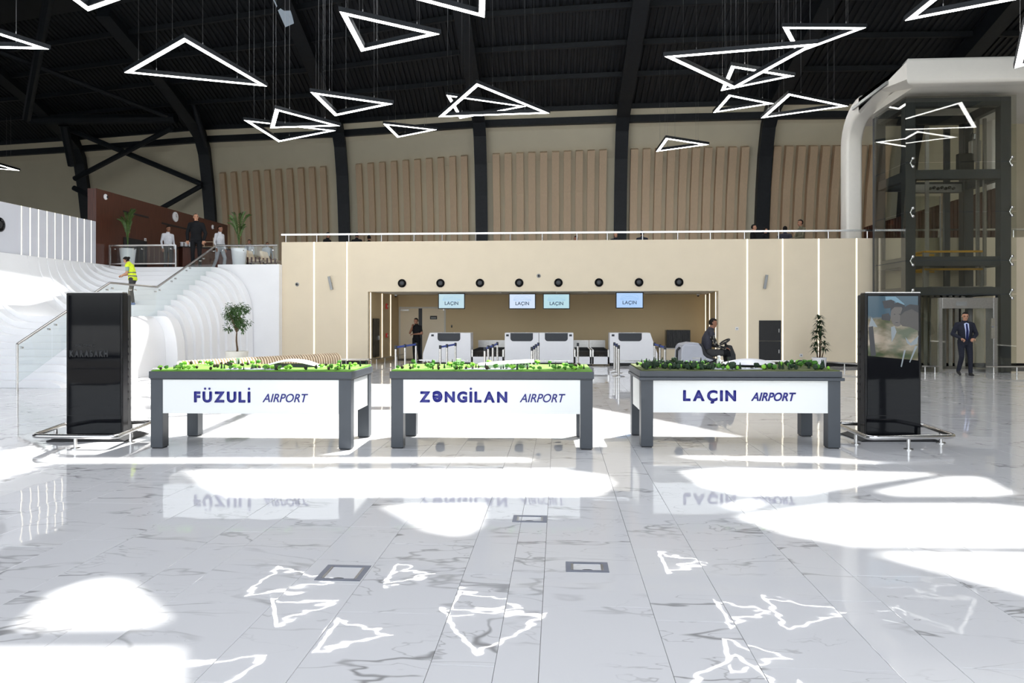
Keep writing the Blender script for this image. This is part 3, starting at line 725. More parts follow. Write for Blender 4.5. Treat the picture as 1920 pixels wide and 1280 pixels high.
# ================================================================ CEILING TRIANGLES
def inset(P, w):
    c = sum(P, Vector()) / 3; r = (P[0] - c).length; ir = r / 2; f = (ir - w) / ir
    return [c + (p - c) * f for p in P]
def ring3(m, A, B, z0, z1):
    vs = [Vector((p.x, p.y, z)) for z in (z0, z1) for p in A + B]; fs = []
    for k in range(3):
        l = (k + 1) % 3
        fs += [(k, l, 3 + l, 3 + k), (6 + k, 9 + k, 9 + l, 6 + l), (k, 6 + k, 6 + l, l), (3 + k, 3 + l, 9 + l, 9 + k)]
    return m.add(vs, fs)
def triangle(P, label):
    c = sum(P, Vector()) / 3; z = c.z
    t = thing('triangle_light', label, 'light', (c.x, c.y, z), group='triangular pendant lights')
    m = MB(); ring3(m, P, inset(P, .17), z + .004, z + .115); m.build('frame', blackst, t)
    m = MB(); ring3(m, inset(P, .022), inset(P, .146), z - .004, z + .012); m.build('diffuser', led, t)
    Q = inset(P, .085); sh = Matrix.Rotation(0, 3, 'Z')
    for k in range(3):
        for f in (.2, .8):
            q = Q[k].lerp(Q[(k + 1) % 3], f)
            top = CZ + .04 if q.y < 24 else 12.4 + max(0, 36.6 - q.y) * .255
            m = MB(); m.tube([(q.x, q.y, z + .1), (q.x, q.y, top)], .003, 4); m.cyl((q.x, q.y, z + .1), (q.x, q.y, z + .2), .014, 6); m.build('cable', dsteel, t)
def tri_v(v, d, L, h, sgn):     # one corner and the direction of one side
    A = atZ(v[0], v[1], H + h); D = atZ(d[0], d[1], H + h) - A; D.z = 0; D.normalize()
    return [A, A + D * L, A + Matrix.Rotation(sgn * pi / 3, 3, 'Z') @ D * L]
TR = [
 ([(232, 136), (343, 70), (503, 163)], 7.1, 'large triangle light hanging highest on the left, over the dark arch'),
 ([(632, 20), (827, 65), (678, 97)], 7.0, 'triangle light pointing right, near the top edge left of centre'),
 ([(580, 172), (738, 195), (628, 218)], 6.65, 'triangle light pointing right, left of the crossed central pair'),
 ([(512, 203), (640, 237), (507, 240)], 6.67, 'small triangle light overlapping a larger one before the pale vault wall'),
 ([(455, 225), (632, 245), (522, 266)], 7.75, 'triangle light partly hidden behind a smaller one before the pale vault wall'),
 ([(718, 232), (821, 243), (744, 258)], 8.8, 'small triangle light low over the second fin bay'),
 ([(893, 155), (1030, 213), (823, 220)], 7.25, 'large central triangle light with its apex near the middle arch'),
 ([(833, 178), (990, 200), (862, 222)], 9.0, 'triangle light crossing behind the large central one'),
 ([(1243, 105), (1532, 82), (1378, 167)], 7.2, 'large wide triangle light pointing down, crossing two others'),
 ([(1464, 50), (1626, 52), (1495, 100)], 8.7, 'triangle light behind the large wide one, with a level top side'),
 ([(1370, 122), (1490, 143), (1352, 171)], 7.9, 'triangle light seen through the lower corner of the large wide one'),
 ([(1367, 177), (1452, 194), (1336, 212)], 8.6, 'smaller of the two triangle lights before the right-hand arch'),
 ([(1478, 175), (1592, 199), (1426, 222)], 8.2, 'larger of the two triangle lights before the right-hand arch, beside the canopy'),
 ([(1250, 258), (1328, 271), (1230, 285)], 7.7, 'lowest small triangle light, alone over the fourth fin bay')]
for V, h, lab in TR:
    P = [atZ(x, y, H + h) for x, y in V]
    # make it exactly equilateral about its centre
    c = sum(P, Vector()) / 3; r = sum((p - c).length for p in P) / 3; s = 1 if (P[1] - P[0]).cross(P[2] - P[0]).z > 0 else -1
    a0 = atan2(*((P[0] - c).yx)); a1 = atan2(*((P[1] - c).yx)) - s * 2 * pi / 3; a2 = atan2(*((P[2] - c).yx)) - s * 4 * pi / 3
    ax = sum(cos(a) for a in (a0, a1, a2)); ay = sum(sin(a) for a in (a0, a1, a2)); a = atan2(ay, ax)
    Q = [c + Vector((cos(a + s * 2 * pi * k / 3), sin(a + s * 2 * pi * k / 3), 0)) * r for k in range(3)]
    triangle([p.lerp(q, .6) for p, q in zip(P, Q)], lab)
def tri_e(v, d, e, L, h, lab):
    A = atZ(*v, H + h); D = atZ(*d, H + h) - A; E2 = atZ(*e, H + h) - A; D.z = E2.z = 0
    s = 1 if D.cross(E2).z > 0 else -1
    triangle(tri_v(v, d, L, h, s), lab)
tri_e((95, 93), (0, 62), (0, 93), 3.6, 7.0, 'triangle light cut by the left edge of the view, upper one')
tri_e((165, 22), (228, 0), (132, 0), 3.4, 6.9, 'triangle light cut by the top edge at upper left, one corner showing')
tri_e((910, 34), (780, 0), (908, 0), 3.4, 6.9, 'triangle light cut by the top edge just left of the middle arch')
tri_e((1694, 40), (1900, 1), (1738, 0), 3.6, 7.0, 'triangle light cut by the top edge at upper right')
tri_e((1900, 129), (1920, 37), (1920, 122.6), 3.0, 5.6, 'triangle light cut by the right edge, in front of the white canopy')
tri_e((38, 320), (0, 309), (0, 319), 2.6, 8.0, 'small low triangle light cut by the left edge of the view')

def tri_m(a, b, h, side, lab):      # a light in front of the lift whose mirror image shows in the lift glass
    A, B = atZ(*a, H + h), atZ(*b, H + h); A.y = 2 * 22.28 - A.y; B.y = 2 * 22.28 - B.y; D = B - A
    triangle([A, B, A + Matrix.Rotation(side * pi / 3, 3, 'Z') @ D], lab)
tri_m((1805, 190), (1833, 239), 7.0, -1, 'triangle light hanging before the lift, seen as the larger reflection in its glass')
tri_m((1720, 245), (1797, 257), 7.0, -1, 'triangle light hanging before the lift, seen as the smaller reflection in its glass')

# ================================================================ EXHIBIT TABLES
def ico(r, seed, sub=1, squash=(1, 1, 1), rough=.25):
    bm = bmesh.new(); bmesh.ops.create_icosphere(bm, subdivisions=sub, radius=r); R = random.Random(seed)
    for v in bm.verts: v.co = Vector((v.co.x * squash[0], v.co.y * squash[1], v.co.z * squash[2])) * (1 + R.uniform(-rough, rough))
    return bm
def tree_mesh(kind, mat, seed):
    h = {0: .045, 1: .05, 2: .06, 3: .035}[kind]
    if kind == 2: bm = bmesh.new(); bmesh.ops.create_cone(bm, segments=7, radius1=.011, radius2=.002, depth=.05, cap_ends=True); [setattr(v.co, 'z', v.co.z + .03) for v in bm.verts]
    elif kind == 3: bm = ico(.018, seed, 1, (1, 1, 1.1), .1); [setattr(v.co, 'z', v.co.z + .02) for v in bm.verts]
    else: bm = ico(.02, seed, 2, (1.25, 1.1, .85), .3); [setattr(v.co, 'z', v.co.z + .032) for v in bm.verts]
    bmesh.ops.create_cone(bm, segments=5, radius1=.003, radius2=.002, depth=.03, matrix=Matrix.Translation((0, 0, .012)))
    me = bpy.data.meshes.new('model_tree'); bm.to_mesh(me); bm.free(); me.materials.append(mat); return me
TM = {(k, c): tree_mesh(k, treem[c], k * 7 + c) for k, c in [(0, 0), (0, 1), (1, 0), (1, 1), (2, 2), (2, 3), (3, 3), (3, 2), (0, 2), (3, 0), (3, 1)]}
def table(px0, yb, width, label, word, tx, _aw, ax, bold, style, two_tier=False, base_z=.575):
    p = atZ(px0, yb, 0); rz = radians(1.4)
    t = lthing('exhibit_table', label, 'table', (p.x, p.y - .02, 0), rz, 'airport model tables')
    D, h = 1.10, .945; LW = .15
    if two_tier:
        MB().bb((0, 0, h - .075), (width, D, h)).build('table_top', grey, t, bevel=.004)
        MB().bb((-.01, -.03, h - .115), (width + .02, D + .02, h - .078)).build('top_moulding', grey, t, bevel=.004)
    else:
        MB().bb((0, 0, h - .085), (width, D, h)).build('table_top', grey, t, bevel=.004)
        MB().bb((.012, .012, h - .1), (width - .012, D - .012, h - .087)).build('top_moulding', dgrey, t)
    zt = h - (.116 if two_tier else .1)
    for x in (.015, width - .015 - LW):
        for y in (.015, D - .015 - LW): MB().bb((x, y, .012), (x + LW, y + LW, zt)).build('leg', grey, t, bevel=.004)
    for x in (.015, width - .015 - LW):
        for y in (.015, D - .015 - LW): MB().bb((x + .012, y + .012, 0), (x + LW - .012, y + LW - .012, .012)).build('foot', blackm, t)
    zb = .432
    fp = MB().bb((.015 + LW, .02, zb), (width - .015 - LW, .05, zt)).build('front_panel', wfront, t, bevel=.002)
    MB().bb((.015 + LW, D - .05, zb), (width - .015 - LW, D - .02, zt)).build('back_panel', wfront, t, bevel=.002)
    for x in (.03, width - .06): MB().bb((x, .015 + LW, zb), (x + .03, D - .015 - LW, zt)).build('side_panel', wfront, t, bevel=.002)
    a = place('letters', text_mesh(word, tx[1] - tx[0], .126, navy, bold, 0, 1.25), fp, (tx[0], .0185, base_z)); tag(a, 'navy bold letters')
    b = place('letters', text_mesh('AIRPORT', ax[1] - ax[0], .1, navy, 0.004 if not two_tier else .012, .28, 1.0), fp, (ax[0], .0185, base_z)); tag(b, 'navy slanted letters')
    # landscape model
    R = random.Random(word)
    nx, ny = 24, 8; vs = []; fs = []
    land = MB(); x0_, x1_, y0_, y1_ = .02, width - .02, .02, D - .02
    for j in range(ny + 1):
        for i in range(nx + 1):
            vs.append((x0_ + (x1_ - x0_) * i / nx, y0_ + (y1_ - y0_) * j / ny, h + .012 + (.008 * R.random() if 0 < i < nx and 0 < j < ny else 0) + .012 * j / ny))
    n = len(vs); vs += [(v[0], v[1], h) for v in vs]
    for j in range(ny):
        for i in range(nx): a_ = j * (nx + 1) + i; fs.append((a_, a_ + 1, a_ + nx + 2, a_ + nx + 1))
    for i in range(nx): fs += [(i, n + i, n + i + 1, i + 1), (ny * (nx + 1) + i, ny * (nx + 1) + i + 1, n + ny * (nx + 1) + i + 1, n + ny * (nx + 1) + i)]
    for j in range(ny): fs += [(j * (nx + 1), (j + 1) * (nx + 1), n + (j + 1) * (nx + 1), n + j * (nx + 1)), (j * (nx + 1) + nx, n + j * (nx + 1) + nx, n + (j + 1) * (nx + 1) + nx, (j + 1) * (nx + 1) + nx)]
    la = land.add(vs, fs).build('landscape_model', olive if style == 3 else lawn, t)
    gz = lambda y: h + .016 + .012 * y / D
    m = MB(); m.bb((width * .36, .1, h + .012), (width * .62, .34, h + .024)); m.build('car_park', wpanel, la)
    for q in range(9): MB().bb((width * .37 + q * .07, .13, h + .024), (width * .37 + q * .07 + .025, .19, h + .034)).build('model_car', (counterw, dgrey, steel)[q % 3], la)
    # terminal
    if style == 1:
        c0, c1, yc = 1.22, 1.98, .62; rings = []
        for k in range(15):
            u = k / 14; x = c0 + (c1 - c0) * u; zc = .012 + .075 * sin(pi * min(1, u * 1.06)) ** 1.1; hw = .02 + .16 * sin(pi * u) ** .7
            rings.append([Vector((x, yc - hw, gz(yc) + zc - .012)), Vector((x, yc - hw * .5, gz(yc) + zc + .006)), Vector((x, yc, gz(yc) + zc + .012)), Vector((x, yc + hw, gz(yc) + zc)), Vector((x, yc + hw, gz(yc) + zc - .012)), Vector((x, yc - hw * .7, gz(yc) + zc - .02))])
        b_ = MB().loft(rings).build('terminal_model', counterw, la, True); MB().bb((1.36, .52, gz(.5)), (1.86, .74, gz(.5) + .035)).build('glass_hall', dgrey, b_)
    elif style == 2:
        c0, c1, yc = 1.06, 1.76, .6; body = []; top = []
        for k in range(13):
            u = k / 12; x = c0 + (c1 - c0 - .06) * u; zh = .02 + .05 * u ** .8; hw = .02 + .17 * sin(pi * min(u * .72 + .05, 1)) ** .8
            body.append([Vector((x, yc - hw, gz(yc) - .01)), Vector((x, yc + hw, gz(yc) - .01)), Vector((x, yc + hw, gz(yc) + zh)), Vector((x, yc - hw, gz(yc) + zh))])
            x = c0 - .02 + (c1 - c0 + .02) * u; hw += .025
            top.append([Vector((x, yc - hw, gz(yc) + zh - .004)), Vector((x, yc + hw, gz(yc) + zh)), Vector((x, yc + hw * .6, gz(yc) + zh + .022)), Vector((x, yc - hw * .6, gz(yc) + zh + .022))])
        b_ = MB().loft(body).build('terminal_model', wfront, la, True); MB().loft(top).build('roof_shell', counterw, b_, True)
        for k in range(6): MB().bb((1.46 + k * .04, yc - .2, gz(yc) + .032), (1.485 + k * .04, yc - .182, gz(yc) + .05)).build('window_strip', dgrey, b_)
    else:
        yc = .66; rings = []
        for k in range(15):
            u = k / 14; x = 1.17 + .68 * u; hw = .02 + .2 * sin(pi * u) ** .8; zc = .03 + .055 * sin(pi * u)
            rings.append([Vector((x, yc - hw, gz(yc) + .024)), Vector((x, yc - hw * .6, gz(yc) + zc)), Vector((x, yc, gz(yc) + zc + .014)), Vector((x, yc + hw * .6, gz(yc) + zc)), Vector((x, yc + hw, gz(yc) + .026)), Vector((x, yc, gz(yc) + .02))])
        b_ = MB().loft(rings).build('terminal_model', counterw, la, True); MB().bb((1.3, .56, gz(.5)), (1.72, .78, gz(.5) + .035)).build('glass_hall', dgrey, b_)
    # trees
    kinds = {1: [(0, 0), (1, 0), (0, 1), (3, 3), (2, 2), (3, 3)], 2: [(0, 0), (1, 1), (0, 1), (2, 3), (2, 2), (3, 3)], 3: [(3, 2), (2, 2), (3, 2), (2, 2), (3, 2), (3, 1), (0, 2), (3, 0)]}[style]
    cnt = {1: 104, 2: 104, 3: 190}[style]; k = 0
    while k < cnt:
        x = R.uniform(.06, width - .06); y = R.choice((R.uniform(.05, .3), R.uniform(.3, 1.04)))
        if style == 3 and R.random() < .45: x = R.uniform(.06, width * .5)
        if width * .40 < x < width * .78 and .36 < y < .95: continue
        kd = R.choice(kinds)
        if style == 3 and x > width * .62 and y > .4 and R.random() < .5: kd = R.choice([(3, 1), (3, 0), (0, 1)])
        s = R.uniform(.9, 1.45) if style < 3 else R.uniform(1.2, 2.0)
        place('model_tree', TM[kd], la, (x, y, gz(y) - .004), (0, 0, R.uniform(0, 6)), (s, s, s)); k += 1
    return t, p, rz
T1 = table(280.5, 840.5, 2.505, 'grey exhibit table with white front reading FÜZULİ, beside the left totem', 'FÜZULİ', (.56, 1.25), None, (1.405, 1.965), .024, 1)
T2 = table(731, 840.5, 2.49, 'grey exhibit table with white front reading ZƏNGİLAN, middle of the three', 'ZƏNGİLAN', (.372, 1.435), None, (1.592, 2.145), .024, 2)
T3 = table(1199.5, 838.5, 2.452, 'grey exhibit table with white front reading LAÇIN, with dense dark model trees', 'LAÇIN', (.535, 1.172), None, (1.36, 1.90), .024, 3, True, .583)
def on_table(px, yy):
    p = atY(px, 685, yy); return Vector((p.x, yy, .945 + .022))
for px, yy, tt, lab in [(447, 9.72, T1, 'small clear plastic cup on the back of the FÜZULİ table'), (860, 9.72, T2, 'small clear plastic cup on the back of the ZƏNGİLAN table')]:
    p = on_table(px, yy); c = thing('plastic_cup', lab, 'cup', p)
    MB().lathe([(.022, 0), (.031, .085), (.034, .088), (.030, .084), (.020, .006)], p, 16).build('cup_wall', plastic, c, True)
    MB().lathe([(.021, .004), (.026, .05)], p, 16).build('water', wfront, c, True)
p = on_table(1348, 9.85); c = thing('spray_bottle', 'small white bottle on the back of the LAÇIN table', 'bottle', p)
MB().lathe([(.028, 0), (.030, .01), (.030, .07), (.018, .09), (.018, .1)], p, 16).build('bottle_body', plastic, c, True)
MB().lathe([(.02, .098), (.022, .125), (.014, .13)], p, 14).build('cap', counterw, c, True); MB().bb((p.x - .012, p.y - .032, .02 + p.z), (p.x + .012, p.y - .028, p.z + .06)).build('label_patch', lamp_grey, c)

# ================================================================ TOTEMS AND THEIR GUARD RINGS
def totem(pa, pb, side, label, left):
    d = 9.62; A = atD(pa, 822, d); B = atD(pb, 822, d); ang = atan2(B.y - A.y, B.x - A.x); w = (B - A).length
    h = atD(pa, 549, d).z
    t = lthing('display_totem', label, 'display', (A.x, A.y, 0), ang)
    th = .26
    MB().bb((0, 0, .05), (w, th * .55, h)).build('housing', black, t, bevel=.012)
    MB().bb((.015, th * .55, .05), (w - .015, th, h - .02)).build('rear_housing', blackm, t, bevel=.02)
    sg = MB().bb((.03, -.006, .32), (w - .03, .002, h - .03)).build('screen', screenoff, t)
    MB().bb((.02, -.007, .06), (w - .02, .0, .31)).build('lower_panel', screenoff, t)
    MB().xz([(-.14, 0), (w + .14, 0), (w + .14, .015), (w + .02, .05), (-.02, .05), (-.14, .015)], -.2, .42).build('base_plate', blackm, t, bevel=.006)
    for k in range(10): MB().bb((w if left else -.008, .14, .5 + k * .1), (w + .008 if left else 0, .2, .53 + k * .1)).build('vent_slot', blackm, t)
    MB().bb((.005, .005, h), (w - .005, th * .5, h + .012)).build('top_trim', dsteel if left else steel, t)
    return t, sg, w, h
tl, sgl, w, h = totem(124, 230, 1, 'tall black display totem with a dark screen, left of the tables', True)
dim = pm('dim_lettering', (.022, .023, .025), .5)
a = place('letters', text_mesh('WELCOME TO', .27, .035, dim, .01, 0, 1.0, .0015), sgl, (.12, -.0062, 1.22)); a = place('letters', text_mesh('KARABAKH', .5, .085, dim, .03, 0, 1.0, .0015), sgl, (.05, -.0062, 1.09))
tr_, sgr, w, h = totem(1622, 1727, 1, 'tall black display totem showing a hillside picture, right of the tables', False)
# picture on the right screen: flat print of a hillside, sky above, plus painted reflections of people
scr = bpy.data.materials.new('screen_hillside'); scr.use_nodes = True; nt_ = scr.node_tree; L_ = nt_.links.new
pp = nt_.nodes['Principled BSDF']; pp.inputs['Roughness'].default_value = .05; pp.inputs['Base Color'].default_value = (.01, .01, .012, 1)
tc_ = node(nt_, 'ShaderNodeTexCoord'); nz_ = node(nt_, 'ShaderNodeTexNoise'); nz_.inputs['Scale'].default_value = 3; nz_.inputs['Detail'].default_value = 7
mp_ = node(nt_, 'ShaderNodeMapping'); mp_.inputs['Scale'].default_value = (1, 1, 2.2); L_(tc_.outputs['Object'], mp_.inputs[0]); L_(mp_.outputs[0], nz_.inputs['Vector'])
cr_ = node(nt_, 'ShaderNodeValToRGB'); e = cr_.color_ramp.elements
e[0].position = .36; e[0].color = (*s2l(58, 72, 44), 1); e[1].position = .62; e[1].color = (*s2l(150, 140, 124), 1)
x_ = e.new(.47); x_.color = (*s2l(96, 94, 72), 1)
L_(nz_.outputs[0], cr_.inputs[0]); sp_ = node(nt_, 'ShaderNodeSeparateXYZ'); L_(tc_.outputs['Object'], sp_.inputs[0])
n2_ = node(nt_, 'ShaderNodeMath', operation='MULTIPLY_ADD'); L_(nz_.outputs[0], n2_.inputs[0]); n2_.inputs[1].default_value = .25; L_(sp_.outputs[2], n2_.inputs[2])
rm_ = node(nt_, 'ShaderNodeMapRange'); rm_.inputs[1].default_value = 1.70; rm_.inputs[2].default_value = 1.76; L_(n2_.outputs[0], rm_.inputs[0])
mx_ = node(nt_, 'ShaderNodeMix', data_type='RGBA'); L_(rm_.outputs[0], mx_.inputs[0]); L_(cr_.outputs[0], mx_.inputs[6]); mx_.inputs[7].default_value = (*s2l(62, 86, 100), 1)
L_(mx_.outputs[2], pp.inputs['Emission Color']); pp.inputs['Emission Strength'].default_value = .85
pic = MB().xz([(.035, 1.10), (w - .045, 1.04), (w - .045, 1.885), (.035, 1.885)], -.010, -.006).build('picture', scr, sgr)
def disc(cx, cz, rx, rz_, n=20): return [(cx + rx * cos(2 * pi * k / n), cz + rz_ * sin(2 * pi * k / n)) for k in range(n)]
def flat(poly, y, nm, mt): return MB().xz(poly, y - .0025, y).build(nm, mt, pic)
figd = pm('reflection_dark', (.02, .02, .022), .3, emit=.05, ecol=(.3, .32, .36)); face = pm('reflection_face', (.03, .03, .03), .3, emit=.16, ecol=(.5, .46, .42)); face2 = pm('reflection_face_dim', (.03, .03, .03), .3, emit=.09, ecol=(.5, .46, .42))
whi = pm('reflection_pale', (.03, .03, .03), .3, emit=.32, ecol=(.55, .66, .74)); sky_ = pm('screen_sky', (.05, .08, .1), .3, emit=.4, ecol=(.22, .42, .55))
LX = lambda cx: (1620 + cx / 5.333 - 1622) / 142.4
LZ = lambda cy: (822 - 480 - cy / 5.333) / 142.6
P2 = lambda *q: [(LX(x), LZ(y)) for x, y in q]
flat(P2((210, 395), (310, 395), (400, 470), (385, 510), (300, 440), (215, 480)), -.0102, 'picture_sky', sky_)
flat(P2((70, 600), (130, 700), (45, 690)), -.0104, 'reflected_collar', whi)
flat(P2((40, 700), (85, 690), (115, 985), (65, 990)), -.0106, 'reflected_strap', figd)
flat(P2((178, 440), (265, 425), (300, 440), (298, 505), (200, 515)), -.0106, 'reflected_camera', figd); flat(P2((175, 575), (240, 560), (262, 600), (255, 640), (170, 625)), -.0107, 'reflected_camera', figd)
flat(P2((265, 700), (300, 690), (320, 745), (300, 800), (272, 850)), -.0108, 'reflected_collar', whi)
flat([(LX(328) + .088 * cos(2 * pi * k / 20), LZ(585) + .145 * sin(2 * pi * k / 20)) for k in range(20)], -.0110, 'reflected_face', face)
flat(P2((258, 540), (268, 480), (330, 452), (400, 480), (410, 540), (370, 500), (300, 500)), -.0114, 'reflected_hair', figd)
for q in (300, 350): flat(disc(LX(q), LZ(572), .012, .006, 8), -.0114, 'reflected_eye', figd)
flat(disc(LX(322), LZ(655), .022, .005, 8), -.0114, 'reflected_mouth', figd)
flat(P2((352, 660), (358, 560), (400, 500), (470, 480), (540, 500), (540, 740), (450, 700), (380, 690)), -.0118, 'reflected_face', face2)
flat(P2((352, 590), (380, 510), (450, 472), (540, 482), (540, 560), (470, 520), (400, 545)), -.0122, 'reflected_hair', figd)
flat(P2((408, 800), (460, 862), (540, 785), (525, 870), (462, 885), (425, 860)), -.0112, 'reflected_collar', whi)
flat(P2((395, 930), (412, 930), (372, 1100), (362, 1095)), -.0112, 'reflected_stripe', whi); flat(P2((505, 890), (530, 890), (455, 1055), (448, 1050)), -.0112, 'reflected_stripe', whi)
def ring_rail(C, posts, label):
    P = [atZ(x, y, .15) for x, y in C]; z = .15; pts = []
    for k in range(4):
        a, b, c = P[k - 1], P[k], P[(k + 1) % 4]; u = (a - b).normalized(); v = (c - b).normalized(); r = .1
        for q in range(6):
            f = q / 5; pts.append((b + u * r).lerp(b, f).lerp(b.lerp(b + v * r, f), f))
    c = sum(P, Vector()) / 4; t = thing('guard_ring', label, 'railing', (c.x, c.y, 0))
    MB().tube(pts, .028, 10, closed=True).build('ring_tube', steel, t, True)
    for x, y in posts:
        q = atZ(x, y, 0)
        # snap the post under the nearest point of the ring
        b = min(((P[k].lerp(P[(k + 1) % 4], f / 40)) for k in range(4) for f in range(3, 38)), key=lambda s: hypot(s.x - q.x, s.y - q.y))
        MB().lathe([(.055, 0), (.055, .012), (.022, .014), (.022, .14)], (b.x, b.y, 0), 14).build('post', steel, t, True)
ring_rail([(60, 817), (216, 819), (288, 791), (122, 795)], [(138, 842), (268, 829), (122, 822), (246, 812)], 'low steel guard ring around the foot of the left totem')
ring_rail([(1630, 821), (1792, 818), (1730, 797), (1564, 793)], [(1710, 845), (1590, 832), (1743, 830), (1640, 812)], 'low steel guard ring around the foot of the right totem')

boxm = pm('box_grey_zinc', s2l(120, 124, 136), .4, .3)
# ================================================================ FLOOR BOXES
for (a, b, c, d), lab in [(((960, 979), (1026, 979), (1025, 966.5), (963, 966.5)), 'steel framed floor outlet box, farthest of the three'),
                         (((1062, 1073), (1143, 1072), (1138, 1054), (1060, 1054)), 'steel framed floor outlet box with a half-moon finger hole'),
                         (((589, 1088), (678, 1089), (694, 1060), (614, 1060)), 'steel framed floor outlet box nearest the FÜZULİ table')]:
    P = [atZ(*q, 0) for q in (a, b, c, d)]; xs = sorted(p.x for p in P); ys = sorted(p.y for p in P)
    x0_, x1_, y0_, y1_ = (xs[0] + xs[1]) / 2, (xs[2] + xs[3]) / 2, (ys[0] + ys[1]) / 2, (ys[2] + ys[3]) / 2
    t = thing('floor_box', lab, 'floor box', ((x0_ + x1_) / 2, (y0_ + y1_) / 2, 0), group='floor outlet boxes')
    m = MB(); wd = .032
    m.bb((x0_, y0_, 0), (x1_, y0_ + wd, .004)); m.bb((x0_, y1_ - wd, 0), (x1_, y1_, .004)); m.bb((x0_, y0_ + wd, 0), (x0_ + wd, y1_ - wd, .004)); m.bb((x1_ - wd, y0_ + wd, 0), (x1_, y1_ - wd, .004))
    m.build('frame', boxm, t)
    for x in (x0_ + wd, x1_ - wd - .015): MB().bb((x, y0_ + wd, 0), (x + .015, y1_ - wd, .003)).build('lid_edge', dsteel, t)
    MB().xy([((x0_ + x1_) / 2 + .035 * cos(pi * k / 10), y0_ + wd + .016 * sin(pi * k / 10)) for k in range(11)], .0, .003).build('finger_hole', blackm, t)

# ================================================================ SLATTED BENCH
A = atD(640, 700, 20.3); B = atD(342, 700, 17.6); A.z = B.z = 0
t = thing('slatted_bench', 'long curved bench of birch slats behind the FÜZULİ table', 'bench', ((A.x + B.x) / 2, (A.y + B.y) / 2, 0))
N = 60; ax_ = (A - B).normalized(); pe = Vector((-ax_.y, ax_.x, 0))
for k in range(N):
    u = k / (N - 1); c = B.lerp(A, u); hh = .565 + .065 * u; dp = .36 + .2 * u; pts = []
    # arch: near foot, near side, rounded top leaning back, far side
    prof = [(0, 0), (0, hh * .62)] + [(dp * .55 * (1 - cos(a)), hh * .62 + hh * .38 * sin(a)) for a in [pi / 2 * j / 6 for j in range(1, 7)]] + [(dp, hh * .93), (dp * 1.05, hh * .5), (dp, 0)]
    inn = [(p_ + .06 if p_ < dp * .5 else p_ - .06, max(0, z_ - .06 if z_ > hh * .6 else z_)) for p_, z_ in prof]
    m = MB(); th = .016; P0 = [c + pe * q + Vector((0, 0, z_)) for q, z_ in prof]; P1 = [c + pe * q + Vector((0, 0, z_)) for q, z_ in inn]
    m.loft([[a - ax_ * th, a + ax_ * th, b + ax_ * th, b - ax_ * th] for a, b in zip(P0, P1)])
    m.build('slat', slatm, t)
for q, z_ in ((.12, .1), (.12, .4)): MB().bar(B + pe * (q + .02) + Vector((0, 0, z_)), A + pe * (q + .02) + Vector((0, 0, z_)), .05, .08).build('spine', blackm, t)

# ================================================================ CHECK-IN AREA
CY = 25.0 - .35
def counter(pts, yb, label, panel, icon):
    P = [atY(x, y, CY) for x, y in pts]; P[0].z = P[-1].z = .1
    c = P[0]; t = thing('checkin_counter', label, 'counter', (c.x, CY, 0))
    MB().xz([(p.x, p.z) for p in P], CY, CY + .75).build('body', counterw, t, bevel=.012)
    xs = [p.x for p in P]; MB().bb((min(xs) + .04, CY + .04, 0), (max(xs) - .04, CY + .7, .1)).build('plinth', blackm, t)
    a, b = atY(panel[0], 624, CY), atY(panel[1], 639.5, CY); r = .1
    poly = [(a.x, a.z - .004), (a.x, b.z + r)] + [(a.x + r - r * cos(q), b.z + r - r * sin(q)) for q in [pi / 2 * k / 6 for k in range(1, 7)]] + [(b.x - r + r * sin(q), b.z + r - r * cos(q)) for q in [pi / 2 * k / 6 for k in range(0, 7)]] + [(b.x, a.z - .004)]
    MB().xz(poly, CY - .008, CY + .01).build('dark_panel', charcoal, t)
    i = atY(icon, 628.5, CY); MB().bb((i.x - .045, CY - .006, i.z - .035), (i.x + .045, CY + .004, i.z + .035)).build('number_plate', charcoal, t)
    q = MB(); q.bb((a.x + .1, CY + .3, a.z), (a.x + .5, CY + .34, a.z + .012)); q.build('worktop_tray', lamp_grey, t)
counter([(792.5, 683), (792.5, 663), (805.5, 623.8), (882.5, 623.8), (882.5, 683)], 0, 'white check-in counter with a slanted left end, farthest left', (820.5, 863), 811)
counter([(946.3, 683), (946.3, 623.8), (1010.2, 623.8), (1010.2, 683)], 0, 'white check-in counter, left one of the joined pair', (957, 999.3), 951.5)
counter([(1010.9, 683), (1010.9, 623.8), (1075.2, 623.8), (1075.2, 683)], 0, 'white check-in counter, right one of the joined pair', (1021.6, 1064.6), 1069.8)
counter([(1143.3, 683), (1143.3, 623.8), (1219, 623.8), (1233, 663), (1233, 683)], 0, 'white check-in counter with a slanted right end, before the black display case', (1159.6, 1203.3), 1149.5)
def belt(pa, pb, label):
    y0 = CY + .1; a, b = atY(pa, 668.5, y0), atY(pb, 650, y0)
    t = thing('baggage_belt', label, 'conveyor', ((a.x + b.x) / 2, y0, 0))
    MB().bb((a.x, y0, .05), (b.x, y0 + .1, a.z)).build('front_apron', counterw, t, bevel=.006)
    m = MB(); m.yz([(y0 + .1, .2), (y0 + .1, a.z - .02), (y0 + 1.2, a.z + .12), (y0 + 2.2, a.z + .12), (y0 + 2.2, .2)], a.x + .05, b.x - .05); m.build('belt', rubber, t)
    for k in range(int((b.x - a.x - .2) / .09)): MB().bb((a.x + .1 + k * .09, y0 + .06, a.z - .01), (a.x + .13 + k * .09, y0 + .1, a.z + .06)).build('curtain_strip', blackm, t)
    for x in (a.x + .03, b.x - .03): MB().bb((x - .025, y0, .05), (x + .025, y0 + 2.2, b.z - .1)).build('side_wall', steel, t)
    MB().bb((a.x, y0 + 2.2, b.z - .1), (b.x, y0 + 2.25, b.z + .16)).build('rear_rail', dsteel, t)
    m = MB(); m.bb((a.x + .05, y0 + 2.19, .2), (b.x - .05, y0 + 2.21, b.z - .1)); m.build('rear_panel', blackm, t)
